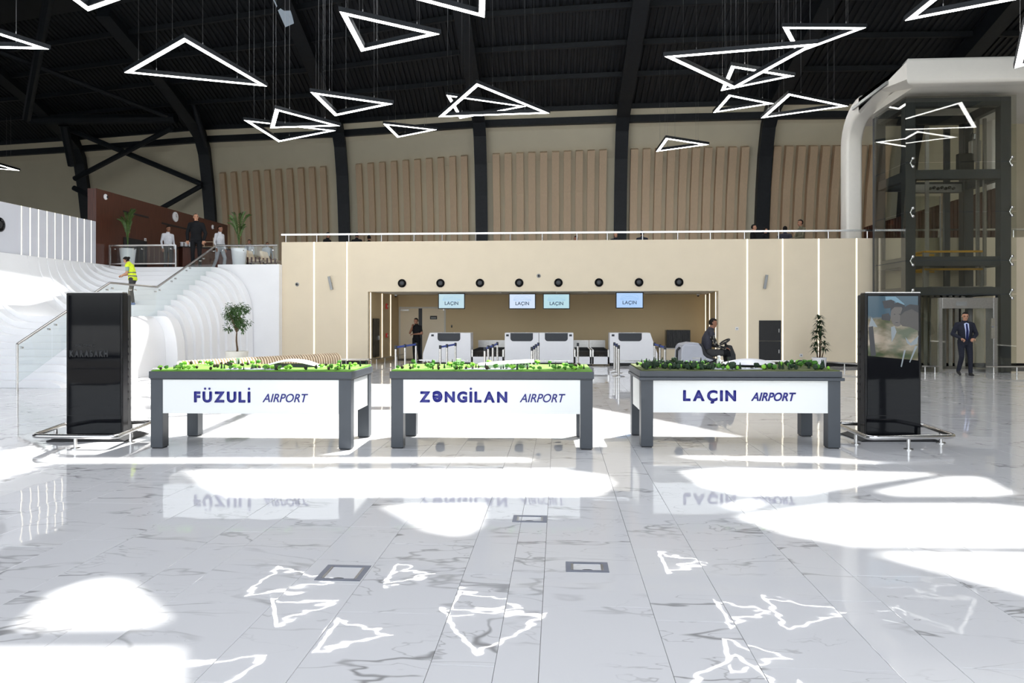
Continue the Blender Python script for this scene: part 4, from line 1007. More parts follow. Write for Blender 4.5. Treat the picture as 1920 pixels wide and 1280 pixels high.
belt(883.5, 945, 'baggage belt with black rubber bed between the first and second check-in counters')
belt(1076, 1109, 'baggage belt right beside the joined pair of counters')
belt(1110, 1142.5, 'baggage belt just left of the slant-ended right counter')
# desk and black case beyond the last counter
a, b = atY(1236, 654, 26.5), atY(1322, 700, 26.5)
t = thing('service_desk', 'low beige desk carrying a black display case beside the right recess wall', 'desk', ((a.x + b.x) / 2, 26.5, 0))
MB().bb((a.x, 26.5, .1), (b.x - .2, 27.4, a.z)).build('desk_body', beige, t, bevel=.008); MB().bb((a.x + .04, 26.54, 0), (b.x - .24, 27.36, .1)).build('plinth', blackm, t); MB().bb((a.x - .02, 26.47, a.z), (b.x - .18, 27.42, a.z + .03)).build('worktop', ceilw, t)
a2, b2 = atY(1249.5, 653, 26.8), atY(1294.5, 618.5, 26.8); zz = a.z + .03
c = thing('black_case', 'black slatted box standing on the low beige desk', 'box', ((a2.x + b2.x) / 2, 26.8, zz))
MB().bb((a2.x, 26.8, zz), (b2.x, 27.2, b2.z)).build('case_body', black, c, bevel=.008)
for k in range(14): x = a2.x + .03 + (b2.x - a2.x - .06) * k / 13; MB().bb((x - .012, 26.785, zz + .03), (x + .012, 26.8, b2.z - .03)).build('slat', blackm, c)

# hanging monitors
bluew = [s2l(186, 216, 226), s2l(206, 222, 244), s2l(176, 214, 224), s2l(170, 204, 246)]
inkd = pm('screen_ink', s2l(60, 76, 100), .5, emit=.25, ecol=s2l(60, 80, 110)); inkl = pm('screen_line', s2l(120, 160, 200), .5, emit=.6, ecol=s2l(120, 160, 205))
MYY = 25.6
for k, (xa_, ya_, xb_, yb_, lab) in enumerate([(821.5, 549.5, 871.5, 579, 'monitor hanging over the leftmost check-in counter'), (954, 550, 1004.5, 579.3, 'monitor over the left one of the joined counters'),
                                       (1018, 550, 1068.7, 579.3, 'monitor over the right one of the joined counters'), (1154.5, 547.5, 1206.5, 578, 'monitor over the slant-ended right counter')]):
    a, b = atY(xa_, yb_, MYY), atY(xb_, ya_, MYY); w_ = b.x - a.x; h_ = b.z - a.z
    t = lthing('hanging_monitor', lab + ', showing LAÇIN', 'monitor', (a.x, MYY, a.z), radians(2.2 if k == 0 else 0), 'check-in monitors')
    fr_ = MB().bb((0, 0, 0), (w_, .06, h_)).build('housing', blackm, t, bevel=.006)
    sm = pm('monitor_screen_%s' % 'abcd'[k], (.02, .02, .022), .15, var=.03, emit=.86, ecol=bluew[k])
    s_ = MB().bb((.03, -.003, .03), (w_ - .03, .002, h_ - .03)).build('screen', sm, t)
    place('letters', text_mesh('LAÇIN', w_ * .5, .115, inkd, .01, 0, 1.05, .001), s_, (w_ * .25, -.0035, h_ * .26))
    def curve(pts, r=.0035): return MB().tube([(x * w_, -.004, z * h_) for x, z in pts], r, 4).build('drawing_line', inkl, s_)
    curve([(.17 + .66 * q / 20, .57 + .17 * sin(pi * q / 20) ** .6) for q in range(21)]); curve([(.17 + .66 * q / 20, .57 - .09 * sin(pi * q / 20)) for q in range(21)])
    curve([(.2 + .6 * q / 20, .56 + .08 * sin(pi * q / 20) ** .5) for q in range(21)])
    curve([(.18, .66), (.28, .84), (.34, .8), (.42, .88), (.5, .78), (.58, .84), (.66, .9), (.76, .82), (.84, .66)], .003)
    for q in range(6): curve([(.26 + q * .09, .52), (.28 + q * .09, .62)], .0025)
    curve([(.3, .14), (.7, .14)], .0025)
    MB().cyl((w_ / 2, .03, h_), (w_ / 2, .03, rz - a.z), .018, 8).build('hanger', dsteel, t)
for k, px in enumerate((935, 980, 1098, 1170)):
    p = atY(px, 550, 26.2); t = thing('downlight', ['white recessed downlight left of the monitor pair', 'white recessed downlight behind the monitor pair', 'white recessed downlight right of the monitor pair', 'white recessed downlight behind the rightmost monitor'][k], 'light', (p.x, 26.2, rz))
    MB().lathe([(.07, 0), (.09, -.012), (.1, -.004), (.1, 0)], (p.x, 26.2, rz), 16).build('rim', counterw, t, True); MB().lathe([(.06, -.002), (.06, -.006)], (p.x, 26.2, rz), 12).build('lens', lamp_grey, t)

# round nozzles
for k, px in enumerate((754, 826, 900, 973.5, 1047, 1123, 1198, 1273)):
    py = 531 - k * .3; p = atY(px, py, RY)
    t = thing('air_nozzle', 'black round air nozzle, %s of the row over the check-in opening' % ['first from the left', 'second from the left', 'third from the left', 'fourth from the left', 'fourth from the right', 'third from the right', 'second from the right', 'first from the right'][k], 'vent', (p.x, RY, p.z), group='round air nozzles')
    M = lambda prof, n=24: [(r, z) for r, z in prof]
    def lat(prof, name, mat):
        m = MB(); m.lathe(prof, (0, 0, 0), 24)
        R = Matrix.Rotation(pi / 2, 3, 'X')
        m.v = [R @ v + p for v in m.v]; m.build(name, mat, t, True)
    lat([(.145, 0), (.145, .03), (.12, .045), (.1, .03), (.1, 0)], 'flange', black); lat([(.095, 0), (.09, .05), (.05, .07), (.045, .03)], 'eyeball', blackm)
    lat([(.062, .055), (.064, .066), (.056, .07)], 'ring', dgrey)
for px, py, lab in [(1010, 517, 'small round speaker above the centre nozzles'), (557, 533, 'small round dome on the wall left of the light strips')]:
    p = atY(px, py, RY); t = thing('wall_dome', lab, 'camera', (p.x, RY, p.z)); m = MB(); m.ell(p, (.07, .03, .07), 16, 8); m.build('dome_base', lamp_grey, t, True); m = MB(); m.ell((p.x, p.y - .025, p.z), (.035, .03, .035), 12, 6); m.build('lens', blackm, t, True)
for (xa_, ya_, xb_, yb_), lab in [((616.5, 518, 622, 543), 'tilted grey wall lamp on the left of the reception wall'), ((1438, 515, 1433.5, 541), 'tilted grey wall lamp on the right of the reception wall')]:
    a, b = atY(xa_, ya_, RY - .12), atY(xb_, yb_, RY - .06); t = thing('wall_lamp', lab, 'lamp', ((a.x + b.x) / 2, RY, (a.z + b.z) / 2))
    MB().bar(a, b, .085, .06, up=(0, 1, 0)).build('lamp_body', lamp_grey, t, bevel=.006); MB().bar((a + b) / 2, (a + b) / 2 + Vector((.02, .1, 0)), .04, .04).build('bracket', dsteel, t)
# black cabinets, switches, alarms, sign, doors
a, b = atY(1423, 677.5, RY), atY(1464, 600.5, RY)
t = thing('black_cabinet', 'black two-leaf cabinet set in the wall right of the scrubber', 'cabinet', ((a.x + b.x) / 2, RY, a.z))
hz = (a.z + b.z) / 2
for z0_, z1_ in ((a.z, hz - .005), (hz + .005, b.z)): d_ = MB().bb((a.x, RY - .035, z0_), (b.x, RY - .004, z1_)).build('door', blackm, t, bevel=.004); MB().bb((b.x - .08, RY - .04, (z0_ + z1_) / 2 - .06), (b.x - .06, RY - .035, (z0_ + z1_) / 2 + .06)).build('handle', dsteel, d_)
def rec_left(px, off=0.0):
    v = ray(px, 600); k = ((rx0 * (RB - RY - .25)) - (RY + .25) * (bx0 - rx0)) / (v.x * (RB - RY - .25) - v.y * (bx0 - rx0)); return v * k
q0, q1 = rec_left(697.5), rec_left(708)
za, zb_ = .22, 1.59
t = thing('hose_cabinet', 'tall black cabinet on the left side wall of the recess', 'cabinet', ((q0.x + q1.x) / 2, (q0.y + q1.y) / 2, za)); MB().bar((q0.x + .05, q0.y, (za + zb_) / 2), (q1.x + .05, q1.y, (za + zb_) / 2), .04, zb_ - za).build('door', black, t); MB().bar((q1.x + .08, q1.y - .12, .9), (q1.x + .08, q1.y - .09, .9), .03, .14).build('handle', dsteel, t)
for z_, lab, hh in ((2.05, 'red alarm sounder high on the left wall of the recess', .1), (.96, 'red call point low on the left wall of the recess', .08)):
    q = rec_left(724); t = thing('fire_alarm', lab, 'alarm', (q.x, q.y, z_)); MB().box((q.x + .03, q.y, z_), (.06, .16, hh * 2)).build('alarm_box', redm, t, bevel=.01); MB().box((q.x + .065, q.y, z_), (.01, .07, .07)).build('push_plate', counterw, t)
for px, py, lab in [(1381.5, 616, 'white square switch on the wall right of the recess'), (1502, 666, 'white socket low on the wall left of the leafy plant')]:
    p = atY(px, py, RY); t = thing('wall_switch', lab, 'switch', (p.x, RY, p.z)); MB().box((p.x, RY - .01, p.z), (.1, .02, .1)).build('plate', counterw, t, bevel=.004); MB().box((p.x, RY - .022, p.z), (.045, .01, .045)).build('rocker', lamp_grey, t)
# double door in the recess back wall
a, b = atY(751, 683, RB), atY(833, 578, RB); zt_ = b.z
dr = struct(MB().bb((a.x - .06, RB - .03, 0), (a.x, RB + .02, zt_ + .06)).bb((b.x, RB - .03, 0), (b.x + .06, RB + .02, zt_ + .06)).bb((a.x, RB - .03, zt_), (b.x, RB + .02, zt_ + .06)).build('door_1', ceilw))
g0, g1 = atY(785, 600, RB).x, atY(792, 600, RB).x
MB().bb((a.x, RB - .04, .02), (g0, RB - .005, zt_)).build('door_leaf', beige, dr); MB().bb((g1, RB - .04, .02), (b.x, RB - .005, zt_)).build('door_leaf', beige, dr)
MB().bb((g0, RB - .012, .0), (g1, RB - .004, zt_)).build('door_gap', charcoal, dr)
for x, z_ in ((a.x + .01, 1.9), (b.x - .01, 1.9)): MB().bb((x - .02, RB - .055, z_), (x + .02, RB - .04, z_ + .16)).build('hinge', dsteel, dr)
MB().bb((a.x + .05, RB - .09, zt_ - .1), (a.x + .35, RB - .04, zt_ - .03)).build('door_closer', dsteel, dr)
a, b = atY(806.5, 598.5, RB - .05), atY(819.5, 592, RB - .05); t = thing('door_sign', 'small black sign plate on the right leaf of the recess door', 'sign', ((a.x + b.x) / 2, RB - .05, a.z))
MB().bb((a.x, RB - .055, a.z), (b.x, RB - .042, b.z)).build('plate', blackm, t)
for k in (0, 1): MB().bb((a.x + .04, RB - .057, a.z + .035 + .035 * k), (b.x - .04, RB - .055, a.z + .047 + .035 * k)).build('text_line', lamp_grey, t)
a = atY(847, 611.5, RB); t = thing('card_reader', 'small black card reader beside the recess door', 'reader', (a.x, RB, a.z)); MB().box((a.x, RB - .015, a.z), (.05, .03, .1)).build('reader_body', blackm, t, bevel=.006); MB().box((a.x, RB - .032, a.z + .02), (.025, .006, .02)).build('indicator', lamp_grey, t)
a, b = atY(1333, 680, 26.9), atY(1338, 579, 26.9)
for px, lab in ((742, 'small dome camera under the recess ceiling at left'), (1309, 'small dome camera under the recess ceiling at right')):
    p = atY(px, 555, 28.0); t = thing('dome_camera', lab, 'camera', (p.x, 28.0, rz)); m = MB(); m.lathe([(.06, 0), (.06, -.04), (.04, -.06)], (p.x, 28.0, rz), 14); m.build('mount', counterw, t, True); m = MB(); m.ell((p.x, 28.0, rz - .06), (.045, .045, .045), 12, 8); m.build('lens', blackm, t, True)

# ================================================================ STANCHIONS
SG = [[(742, 647.5), (759.5, 645), (780, 642.2)], [(825.5, 647), (838, 645), (854, 642.3)], [(909, 650.5), (915.5, 647.3), (924, 645), (932.5, 641)], [(997.5, 650), (1001.5, 647.8), (1004.8, 645), (1009.5, 642)],
      [(1083.5, 642.5)], [(1152, 641.5), (1156.3, 643.8), (1160, 646.8)], [(1227, 642), (1237.5, 645), (1247, 648)]]
gn = ['at far left before the recess door', 'before the slant-ended left counter', 'before the left baggage belt', 'before the joined pair of counters', 'beside the middle baggage belts', 'before the slant-ended right counter', 'behind the floor scrubber']
on = ['front post', 'second post', 'third post', 'rear post']
HS = .86
for gi, g in enumerate(SG):
    pts = []
    for px, py in g: d = (H - HS) * FPX / (py - HY); p = atD(px, 650, d); pts.append(Vector((p.x, p.y, 0)))
    order = sorted(range(len(g)), key=lambda k: pts[k].y)
    for k, p in enumerate(pts):
        rank = order.index(k); nm = ['nearest', 'second', 'third', 'last'][rank] if len(g) > 1 else 'single'
        if rank == len(g) - 1 and len(g) > 1: nm = 'farthest'
        t = thing('queue_post', 'steel queue post, %s in the belt line %s' % (nm, gn[gi]), 'stanchion', p, group='queue posts with belts')
        MB().lathe([(.17, 0), (.17, .012), (.05, .03), (.032, .035)], p, 24).build('base', steel, t, True); MB().lathe([(.032, .03), (.032, HS - .1)], p, 14).build('pole', steel, t, True)
        MB().lathe([(.036, HS - .1), (.036, HS - .01), (.03, HS)], p, 14).build('belt_head', charcoal, t, True)
        if k < len(pts) - 1:
            q = pts[k + 1]; u = (q - p).normalized() * .036; MB().bar(p + u + Vector((0, 0, HS - .05)), q - u + Vector((0, 0, HS - .05)), .004, .055).build('belt', beltblue, t)

# ================================================================ LOW GUARD RAILS
def guard(pts, label, zr=.2, n=None):
    P = [Vector((p.x, p.y, 0)) for p in pts]; t = thing('guard_rail', label, 'railing', P[0])
    for a, b in zip(P[:-1], P[1:]):
        MB().bar(a + Vector((0, 0, zr)), b + Vector((0, 0, zr)), .05, .04).build('rail', steel, t); L = (b - a).length; q = max(2, int(L / 1.3))
        for k in range(q): c = a.lerp(b, (k + .35) / q); MB().lathe([(.05, 0), (.05, .01), (.02, .012), (.02, zr - .02)], c, 10).build('post', steel, t, True)
g = lambda px, Y: Vector((atY(px, 650, Y).x, Y, 0))
guard([g(640, 24.55), g(692, 24.55), Vector((rx0 + .35, 25.2, 0)), Vector((bx0 + .3, 28.2, 0))], 'low steel guard rail turning into the left side of the recess')
guard([g(1352, 24.5), g(1522, 24.5)], 'low steel guard rail along the wall behind the LAÇIN table'); guard([g(1528, 24.4), g(1612, 22.9)], 'low steel guard rail angled beside the leafy plant')
guard([g(1728, 22.05), g(1765, 22.05)], 'low steel guard rail left of the lift door'); guard([g(1848, 22.0), g(1935, 22.0)], 'low steel guard rail right of the lift door')
guard([g(786, 24.2), g(878, 24.2)], 'low steel guard rail before the slant-ended left counter'); guard([g(948, 24.2), g(1072, 24.2)], 'low steel guard rail before the joined pair of counters'); guard([g(1146, 24.2), g(1228, 24.2)], 'low steel guard rail before the slant-ended right counter')
guard([atZ(96, 725, 0), atZ(135, 722, 0)], 'short steel guard rail at the foot of the white stair'); guard([atZ(240, 708, 0), atZ(282, 704, 0), atZ(345, 702, 0)], 'low steel guard rail under the white stair landing')
# ================================================================ PLANTS
def leaf(m, p, d, L, w, droop=.3, up=Vector((0, 0, 1))):
    d = d.normalized(); s = d.cross(up); s = s.normalized() if s.length > .01 else Vector((1, 0, 0)); n = s.cross(d)
    q = p + d * L * .5 + n * L * .06; e = p + d * L - Vector((0, 0, droop * L))
    return m.add([p, q + s * w / 2, e, q - s * w / 2], [(0, 1, 2), (0, 2, 3)])
def rdir(R): 
    z = R.uniform(-1, 1); a = R.uniform(0, 2 * pi); r = sqrt(1 - z * z); return Vector((r * cos(a), r * sin(a), z))
R = random.Random(3)
P = atD(444, 690, 21.6); P.z = 0
t = thing('ficus_tree', 'round-headed ficus tree in a pale round pot before the white stair wall', 'plant', P)
pr_ = .33; zt = atD(444, 658, 21.6).z
MB().lathe([(pr_ * .8, 0), (pr_, zt - .02), (pr_, zt), (pr_ - .04, zt), (pr_ - .05, zt - .06)], P, 28).build('pot', pot, t, True); MB().lathe([(pr_ - .045, zt - .06), (.0, zt - .05)], P, 20).build('soil', soil, t)
m = MB(); tp = [P + Vector((.02 * sin(k * 1.3), .02 * cos(k * 1.7), zt - .06 + k * .12)) for k in range(6)]; m.tube(tp, [.035, .03, .026, .027, .024, .02], 8)
cc = P + Vector((-.04, 0, atD(444, 594, 21.6).z)); crx, crz = .40, .46
for k in range(12): q = cc + Vector((R.uniform(-.25, .25), R.uniform(-.25, .25), R.uniform(-.3, .2))); m.tube([tp[-1], tp[-1].lerp(q, .5) + Vector((0, 0, .05)), q], [.014, .009, .004], 5)
m.build('trunk', trunkm, t, True)
m = MB()
cl = [cc + Vector((rdir(R).x * crx * .72, rdir(R).y * crx * .72, rdir(R).z * crz * .75)) for _ in range(46)]
for c in cl:
    for _ in range(34):
        d = rdir(R); leaf(m, c + d * R.uniform(.02, .13), (d + Vector((0, 0, -.4))), R.uniform(.05, .085), R.uniform(.028, .042), .3)
m.build('foliage', leafm, t)['kind'] = 'stuff'
P = atD(1536, 690, 23.2); P.z = 0
t = thing('dracaena_plant', 'tiered dark dracaena in a white pot against the wall beside the right totem', 'plant', P)
zt = atD(1536, 671, 23.2).z + .02; pr_ = .225
MB().lathe([(pr_ * .85, 0), (pr_, zt), (pr_ - .03, zt), (pr_ - .035, zt - .05)], P, 28).build('pot', counterw, t, True); MB().lathe([(pr_ - .03, zt - .05), (0, zt - .045)], P, 16).build('soil', soil, t)
top = atD(1536, 590, 23.2).z
for k, (dx, dy, f) in enumerate([(0, 0, .97), (.06, .03, .66), (-.08, .02, .62), (.13, -.04, .36), (-.12, -.05, .33), (.03, .08, .84)]):
    h_ = zt + (top - zt) * f; a = P + Vector((dx * .5, dy * .5, zt - .05)); b = P + Vector((dx * 1.1, dy, h_ - .12))
    cn = MB().tube([a, a.lerp(b, .5) + Vector((.01, 0, 0)), b], [.018, .016, .014], 7).build('cane', trunkm, t, True)
    for tier in range(3 if f > .8 else 2):
        m = MB(); c = b + Vector((0, 0, .06 - tier * .17))
        for q in range(26):
            az = R.uniform(0, 2 * pi); el = R.uniform(-.3, .9); d = Vector((cos(az) * cos(el), sin(az) * cos(el), sin(el))); L = R.uniform(.17, .27)
            s = d.cross(Vector((0, 0, 1))).normalized(); w_ = .022; p1 = c + d * L * .5 + Vector((0, 0, .02)); p2 = c + d * L - Vector((0, 0, L * .35))
            m.add([c, p1 + s * w_, p2, p1 - s * w_], [(0, 1, 2, 3)])
        lf_ = m.build('leaf_rosette', leafd, t)
def palm(px, d, zpot, label, hgt, seed, spread, wr=.27):
    R = random.Random(seed); P = atD(px, 500, d); P.z = MZ; t = thing('potted_palm', label, 'plant', P)
    MB().lathe([(wr * .72, 0), (wr * .86, zpot * .5), (wr, zpot), (wr - .03, zpot), (wr - .035, zpot - .05)], P, 28).build('pot', counterw, t, True); MB().lathe([(wr - .03, zpot - .05), (0, zpot - .04)], P, 16).build('soil', soil, t)
    b = P + Vector((0, 0, zpot - .04))
    for k in range(9):
        az = k * 2.4 + R.uniform(-.3, .3); ht = hgt * R.uniform(.55, 1.0); sp = spread * R.uniform(.35, 1)
        pts = [b + Vector((cos(az) * sp * u ** 1.7, sin(az) * sp * u ** 1.7, ht * (u - .28 * u ** 3))) for u in [q / 9 for q in range(10)]]
        m = MB(); m.tube(pts, [.013 - .001 * q for q in range(10)], 5)
        for q in range(4, 10):
            for sg in (-1, 1):
                for w in (0, .5):
                    c = pts[q].lerp(pts[min(9, q + 1)], w); tn = (pts[min(9, q + 1)] - pts[q - 1]).normalized(); sd_ = tn.cross(Vector((0, 0, 1))).normalized() * sg
                    leaf(m, c, (sd_ * .45 + tn * .9), .24 * (1.15 - abs(q - 7) * .12), .012, .3)
        m.build('frond', palmm, t)
palm(239.5, 25.6, atD(238, 466, 25.6).z - MZ, 'tall palm in a white pot behind the glass railing, before the dark wood wall', 1.9, 2, .26)
palm(448, 26.4, atD(448, 466, 26.4).z - MZ, 'palm in a white pot behind the glass railing, at the head of the stair', 1.9, 5, .36)

# ================================================================ BAR ON THE MEZZANINE
a, b = atD(331, 500, 28.2), atD(425, 500, 29.4); bz = atD(345, 463, 28.2).z
t = thing('bar_counter', 'dark wood bar counter on the upper floor behind the man in black', 'counter', (a.x, a.y, MZ))
MB().bar((a.x, a.y + .3, (MZ + bz) / 2), (b.x, b.y + .3, (MZ + bz) / 2), .6, bz - MZ).build('bar_body', wood, t); MB().bar((a.x - .04, a.y + .28, bz + .02), (b.x + .04, b.y + .28, bz + .02), .7, .04).build('worktop', blackm, t, bevel=.008)
for k, px in enumerate((336, 344, 352)):
    p = atD(px, 460, 28.25 + k * .02); p.z = bz + .04; p.y += .2
    t = thing('cup_stack', 'stack of white cups on the dark bar, %s of three' % ['leftmost', 'middle', 'rightmost'][k], 'cup', p, group='white cup stacks on the bar')
    for q in range(2): MB().lathe([(.05, .09 * q), (.075, .09 * q + .08), (.07, .09 * q + .085), (.045, .09 * q + .01)], p, 14).build('cup', counterw, t, True)
p = atD(387, 460, 28.9); p.z = bz + .04; p.y += .2
t = thing('cake_stand', 'small wooden tiered stand with pastries on the bar', 'stand', p)
for q in range(2): MB().bb((p.x - .2, p.y - .12, p.z + .04 + q * .2), (p.x + .2, p.y + .12, p.z + .055 + q * .2)).build('tray', slatm, t)
for x in (-.19, .19): MB().bb((p.x + x - .01, p.y - .01, p.z), (p.x + x + .01, p.y + .01, p.z + .42)).build('upright', slatm, t)
for q in range(4): m = MB(); m.ell((p.x - .14 + q * .09, p.y, p.z + .08), (.04, .04, .03), 8, 6); m.build('pastry', trunkm, t, True)
for px, py, lab in ((328, 406.5, 'round white wall clock on the dark wood wall'),):
    q = atX(px, py, -15.5); t = thing('wall_clock', lab, 'clock', q)
    m = MB(); m.lathe([(.2, 0), (.2, .04), (.17, .05), (0, .05)], (0, 0, 0), 24); Rm = Matrix.Rotation(pi / 2, 3, 'Y'); m.v = [Rm @ v + q for v in m.v]; m.build('clock_face', counterw, t, True)
    m = MB(); m.bar(q + Vector((.055, 0, 0)), q + Vector((.055, 0, .12)), .012, .008, up=(1, 0, 0)); m.bar(q + Vector((.055, 0, 0)), q + Vector((.055, .08, 0)), .012, .008, up=(1, 0, 0)); m.build('clock_hand', blackm, t)
for px, py, lab in ((197, 369, 'white dome camera high on the left end of the dark wood wall'), (398, 425.5, 'white dome camera on the far end of the dark wood wall')):
    q = atX(px, py, -15.5); t = thing('dome_camera', lab, 'camera', q); m = MB(); m.ell(q + Vector((.02, 0, 0)), (.05, .1, .1), 12, 8); m.build('housing', counterw, t, True); m = MB(); m.ell(q + Vector((.06, .03, 0)), (.04, .05, .05), 10, 6); m.build('lens', blackm, t, True)
q = atX(272, 449.5, -15.5); t = thing('wall_switch', 'small white switch on the dark wood wall right of the palm', 'switch', q); MB().box(q + Vector((.01, 0, 0)), (.02, .12, .12)).build('plate', counterw, t); MB().box(q + Vector((.022, 0, 0)), (.008, .05, .06)).build('rocker', lamp_grey, t)
q = atX(-3, 421, -15.5); t = thing('wall_speaker', 'black round speaker on the pale wall, cut by the left edge', 'speaker', q)
for prof, nm, mt in (([(.2, 0), (.2, .05), (.16, .07), (.14, .04), (.0, .04)], 'rim', black), ([(.1, .05), (.05, .08), (0, .085)], 'cone', blackm)):
    m = MB(); m.lathe(prof, (0, 0, 0), 24); Rm = Matrix.Rotation(pi / 2, 3, 'Y'); m.v = [Rm @ v + q for v in m.v]; m.build(nm, mt, t, True)
# lounge seats seen through the mezzanine glass
for k, (px, d) in enumerate(((483, 27.2), (512, 27.6))):
    P = atD(px, 500, d); P.z = MZ; t = thing('lounge_chair', 'striped low lounge chair behind the stair-head glass, %s one' % ('left' if k == 0 else 'right'), 'chair', P)
    m = MB(); pr2 = [(-.3, .3), (.25, .36), (.3, .42), (-.2, .42), (-.34, .78), (-.42, .76)]
    m.xz([(P.x + x, P.z + z) for x, z in pr2], P.y - .3, P.y + .3); m.build('shell', slatm, t, bevel=.02)
    for q in range(4): MB().bb((P.x - .28 + q * .15, P.y - .31, P.z + .30), (P.x - .22 + q * .15, P.y - .29, P.z + .5)).build('stripe', wood, t)
    for x in (-.25, .22):
        for y in (-.25, .25): MB().cyl((P.x + x, P.y + y, P.z), (P.x + x, P.y + y, P.z + .32), .018, 6).build('leg', wood, t)

# ================================================================ PEOPLE
def v3(*a): return Vector(a)
STAND = dict(pelvis=v3(0, 0, .94), waist=v3(0, 0, 1.08), chest=v3(0, -.01, 1.27), top=v3(0, .015, 1.42), neck=v3(0, .0, 1.50), head=v3(0, -.03, 1.625),
             sL=v3(.185, .01, 1.41), eL=v3(.25, .03, 1.13), wL=v3(.245, -.05, .89), sR=v3(-.185, .01, 1.41), eR=v3(-.25, .03, 1.13), wR=v3(-.245, -.05, .89),
             hL=v3(.095, 0, .92), kL=v3(.105, -.02, .5), aL=v3(.11, .02, .085), hR=v3(-.095, 0, .92), kR=v3(-.105, -.02, .5), aR=v3(-.11, .02, .085), look=v3(0, -1, -.05), tL=v3(.02, -1, 0), tR=v3(-.02, -1, 0))
def hand(m, w, e, curl, side):
    """palm and five fingers at the wrist w, forearm coming from e"""
    d = (w - e).normalized(); up = Vector((0, 0, 1)) if abs(d.z) < .85 else Vector((0, -1, 0)); s = d.cross(up).normalized() * side; n = s.cross(d) * side
    c = w + d * .045; m.ell(c, (.043, .052, .017), 10, 6, Matrix((s, d, n)).transposed())
    for k, (o, L) in enumerate(((-.030, .066), (-.010, .078), (.010, .074), (.029, .058))):
        p = w + d * .085 + s * o; a1 = curl * .6; a2 = curl * 1.5
        q = p + (d * cos(a1) - n * sin(a1)) * L * .5; r = q + (d * cos(a2) - n * sin(a2)) * L * .5
        m.tube([p - d * .03, p, q, r], [.0085, .009, .0085, .006], 6)
    p = w + d * .03 - s * .036; q = p - s * .028 + d * .03 - n * .012 * curl; r = q + d * .034 - n * .02 * curl
    m.tube([p + s * .015, p, q, r], [.012, .0115, .010, .007], 6)
def person(name, label, loc, h, rz, pose=None, mats=None, female=False, short=False, hair='short', group=None, extra=None, curl=.5, bald=False):
    """mats: skin, top, bottom, shoes, sleeve"""
    J = {k: v.copy() for k, v in STAND.items()}
    for k, v in (pose or {}).items(): J[k] = Vector(v)
    S = h / 1.75; wd = .92 if female else 1.0
    seg = []        # (p, q, r, slot)
    m = MB()
    def ring(c, t, rx, ry, side=Vector((1, 0, 0)), n=14):
        t = t.normalized(); x = (side - t * side.dot(t)).normalized(); y = t.cross(x); return [c + x * rx * cos(2 * pi * k / n) + y * ry * sin(2 * pi * k / n) for k in range(n)]
    hipax = (J['hL'] - J['hR']).normalized(); shax = (J['sL'] - J['sR']).normalized()
    sp = [J['pelvis'] + (J['pelvis'] - J['waist']).normalized() * .1, J['pelvis'], J['waist'], J['chest'], J['top'], J['top'].lerp(J['neck'], .6), J['neck'] + (J['head'] - J['neck']) * .45]
    rd_ = [(.12, .09), (.168, .118), (.15 * wd, .108), (.178 * wd, .122), (.165 * wd, .095), (.075, .07), (.055, .058)]
    rings = []
    for k, c in enumerate(sp):
        t = sp[min(k + 1, len(sp) - 1)] - sp[max(0, k - 1)]; rings.append(ring(c, t, *rd_[k], side=hipax.lerp(shax, min(1, k / 4))))
    m.loft(rings)
    def limb(pts, rs): 
        m.tube(pts, rs, 10)
        for p, r in zip(pts, rs): m.ell(p, (r, r, r), 10, 8)
    for s in 'LR':
        limb([J['s' + s], J['s' + s].lerp(J['e' + s], .5), J['e' + s]], [.06, .05, .042]); limb([J['e' + s], J['e' + s].lerp(J['w' + s], .35), J['w' + s]], [.042, .041, .028])
        m.tube([J['top'] + (J['s' + s] - J['top']) * .2, J['s' + s]], [.075, .06], 10)
        limb([J['h' + s], J['h' + s].lerp(J['k' + s], .45), J['k' + s]], [.096, .086, .066]); limb([J['k' + s], J['k' + s].lerp(J['a' + s], .35), J['a' + s]], [.066, .064, .054])
        td = J['t' + s].normalized(); td2 = (td - Vector((0, 0, td.z))).normalized() if abs(td.z) < .9 else td; a = J['a' + s]; hl = a + Vector((0, 0, -.045)) - td * .04; toe = a + Vector((0, 0, -.055)) + td * .17
        m.tube([hl, hl.lerp(toe, .5) + Vector((0, 0, .008)), toe], [.04, .043, .028], 10); m.ell(toe, (.033, .033, .028)); m.ell(hl, (.04, .04, .04))
    f = J['look'].normalized(); sd_ = f.cross(Vector((0, 0, 1))).normalized(); u = sd_.cross(f); M = Matrix((sd_, f, u)).transposed(); hc = J['head'] + u * .015
    m.ell(hc + u * .02 - f * .005, (.076, .096, .098), 16, 12, M); m.ell(hc + f * .028 - u * .048, (.058, .066, .072), 14, 10, M)
    m.ell(hc + f * .098 - u * .012, (.012, .018, .024), 8, 6, M)
    for q in (-1, 1): m.ell(hc + sd_ * q * .077 - f * .008 - u * .005, (.010, .022, .03), 8, 6, M)
    m.v = [v * S for v in m.v]
    me0 = m.mesh('body_base', skin); ob = bpy.data.objects.new('body_base', me0); COL.objects.link(ob)
    rm = ob.modifiers.new('r', 'REMESH'); rm.mode = 'VOXEL'; rm.voxel_size = .0165 * S; rm.use_smooth_shade = True
    sm = ob.modifiers.new('s', 'SMOOTH'); sm.factor = .5; sm.iterations = 3
    dg = bpy.context.evaluated_depsgraph_get(); dg.update(); me = bpy.data.meshes.new_from_object(ob.evaluated_get(dg)); bpy.data.objects.remove(ob); bpy.data.meshes.remove(me0)
    me.name = 'person_body'
    mats = list(mats or (skin, c_black, c_black, blackm)); 
    if len(mats) < 5: mats.append(mats[1])
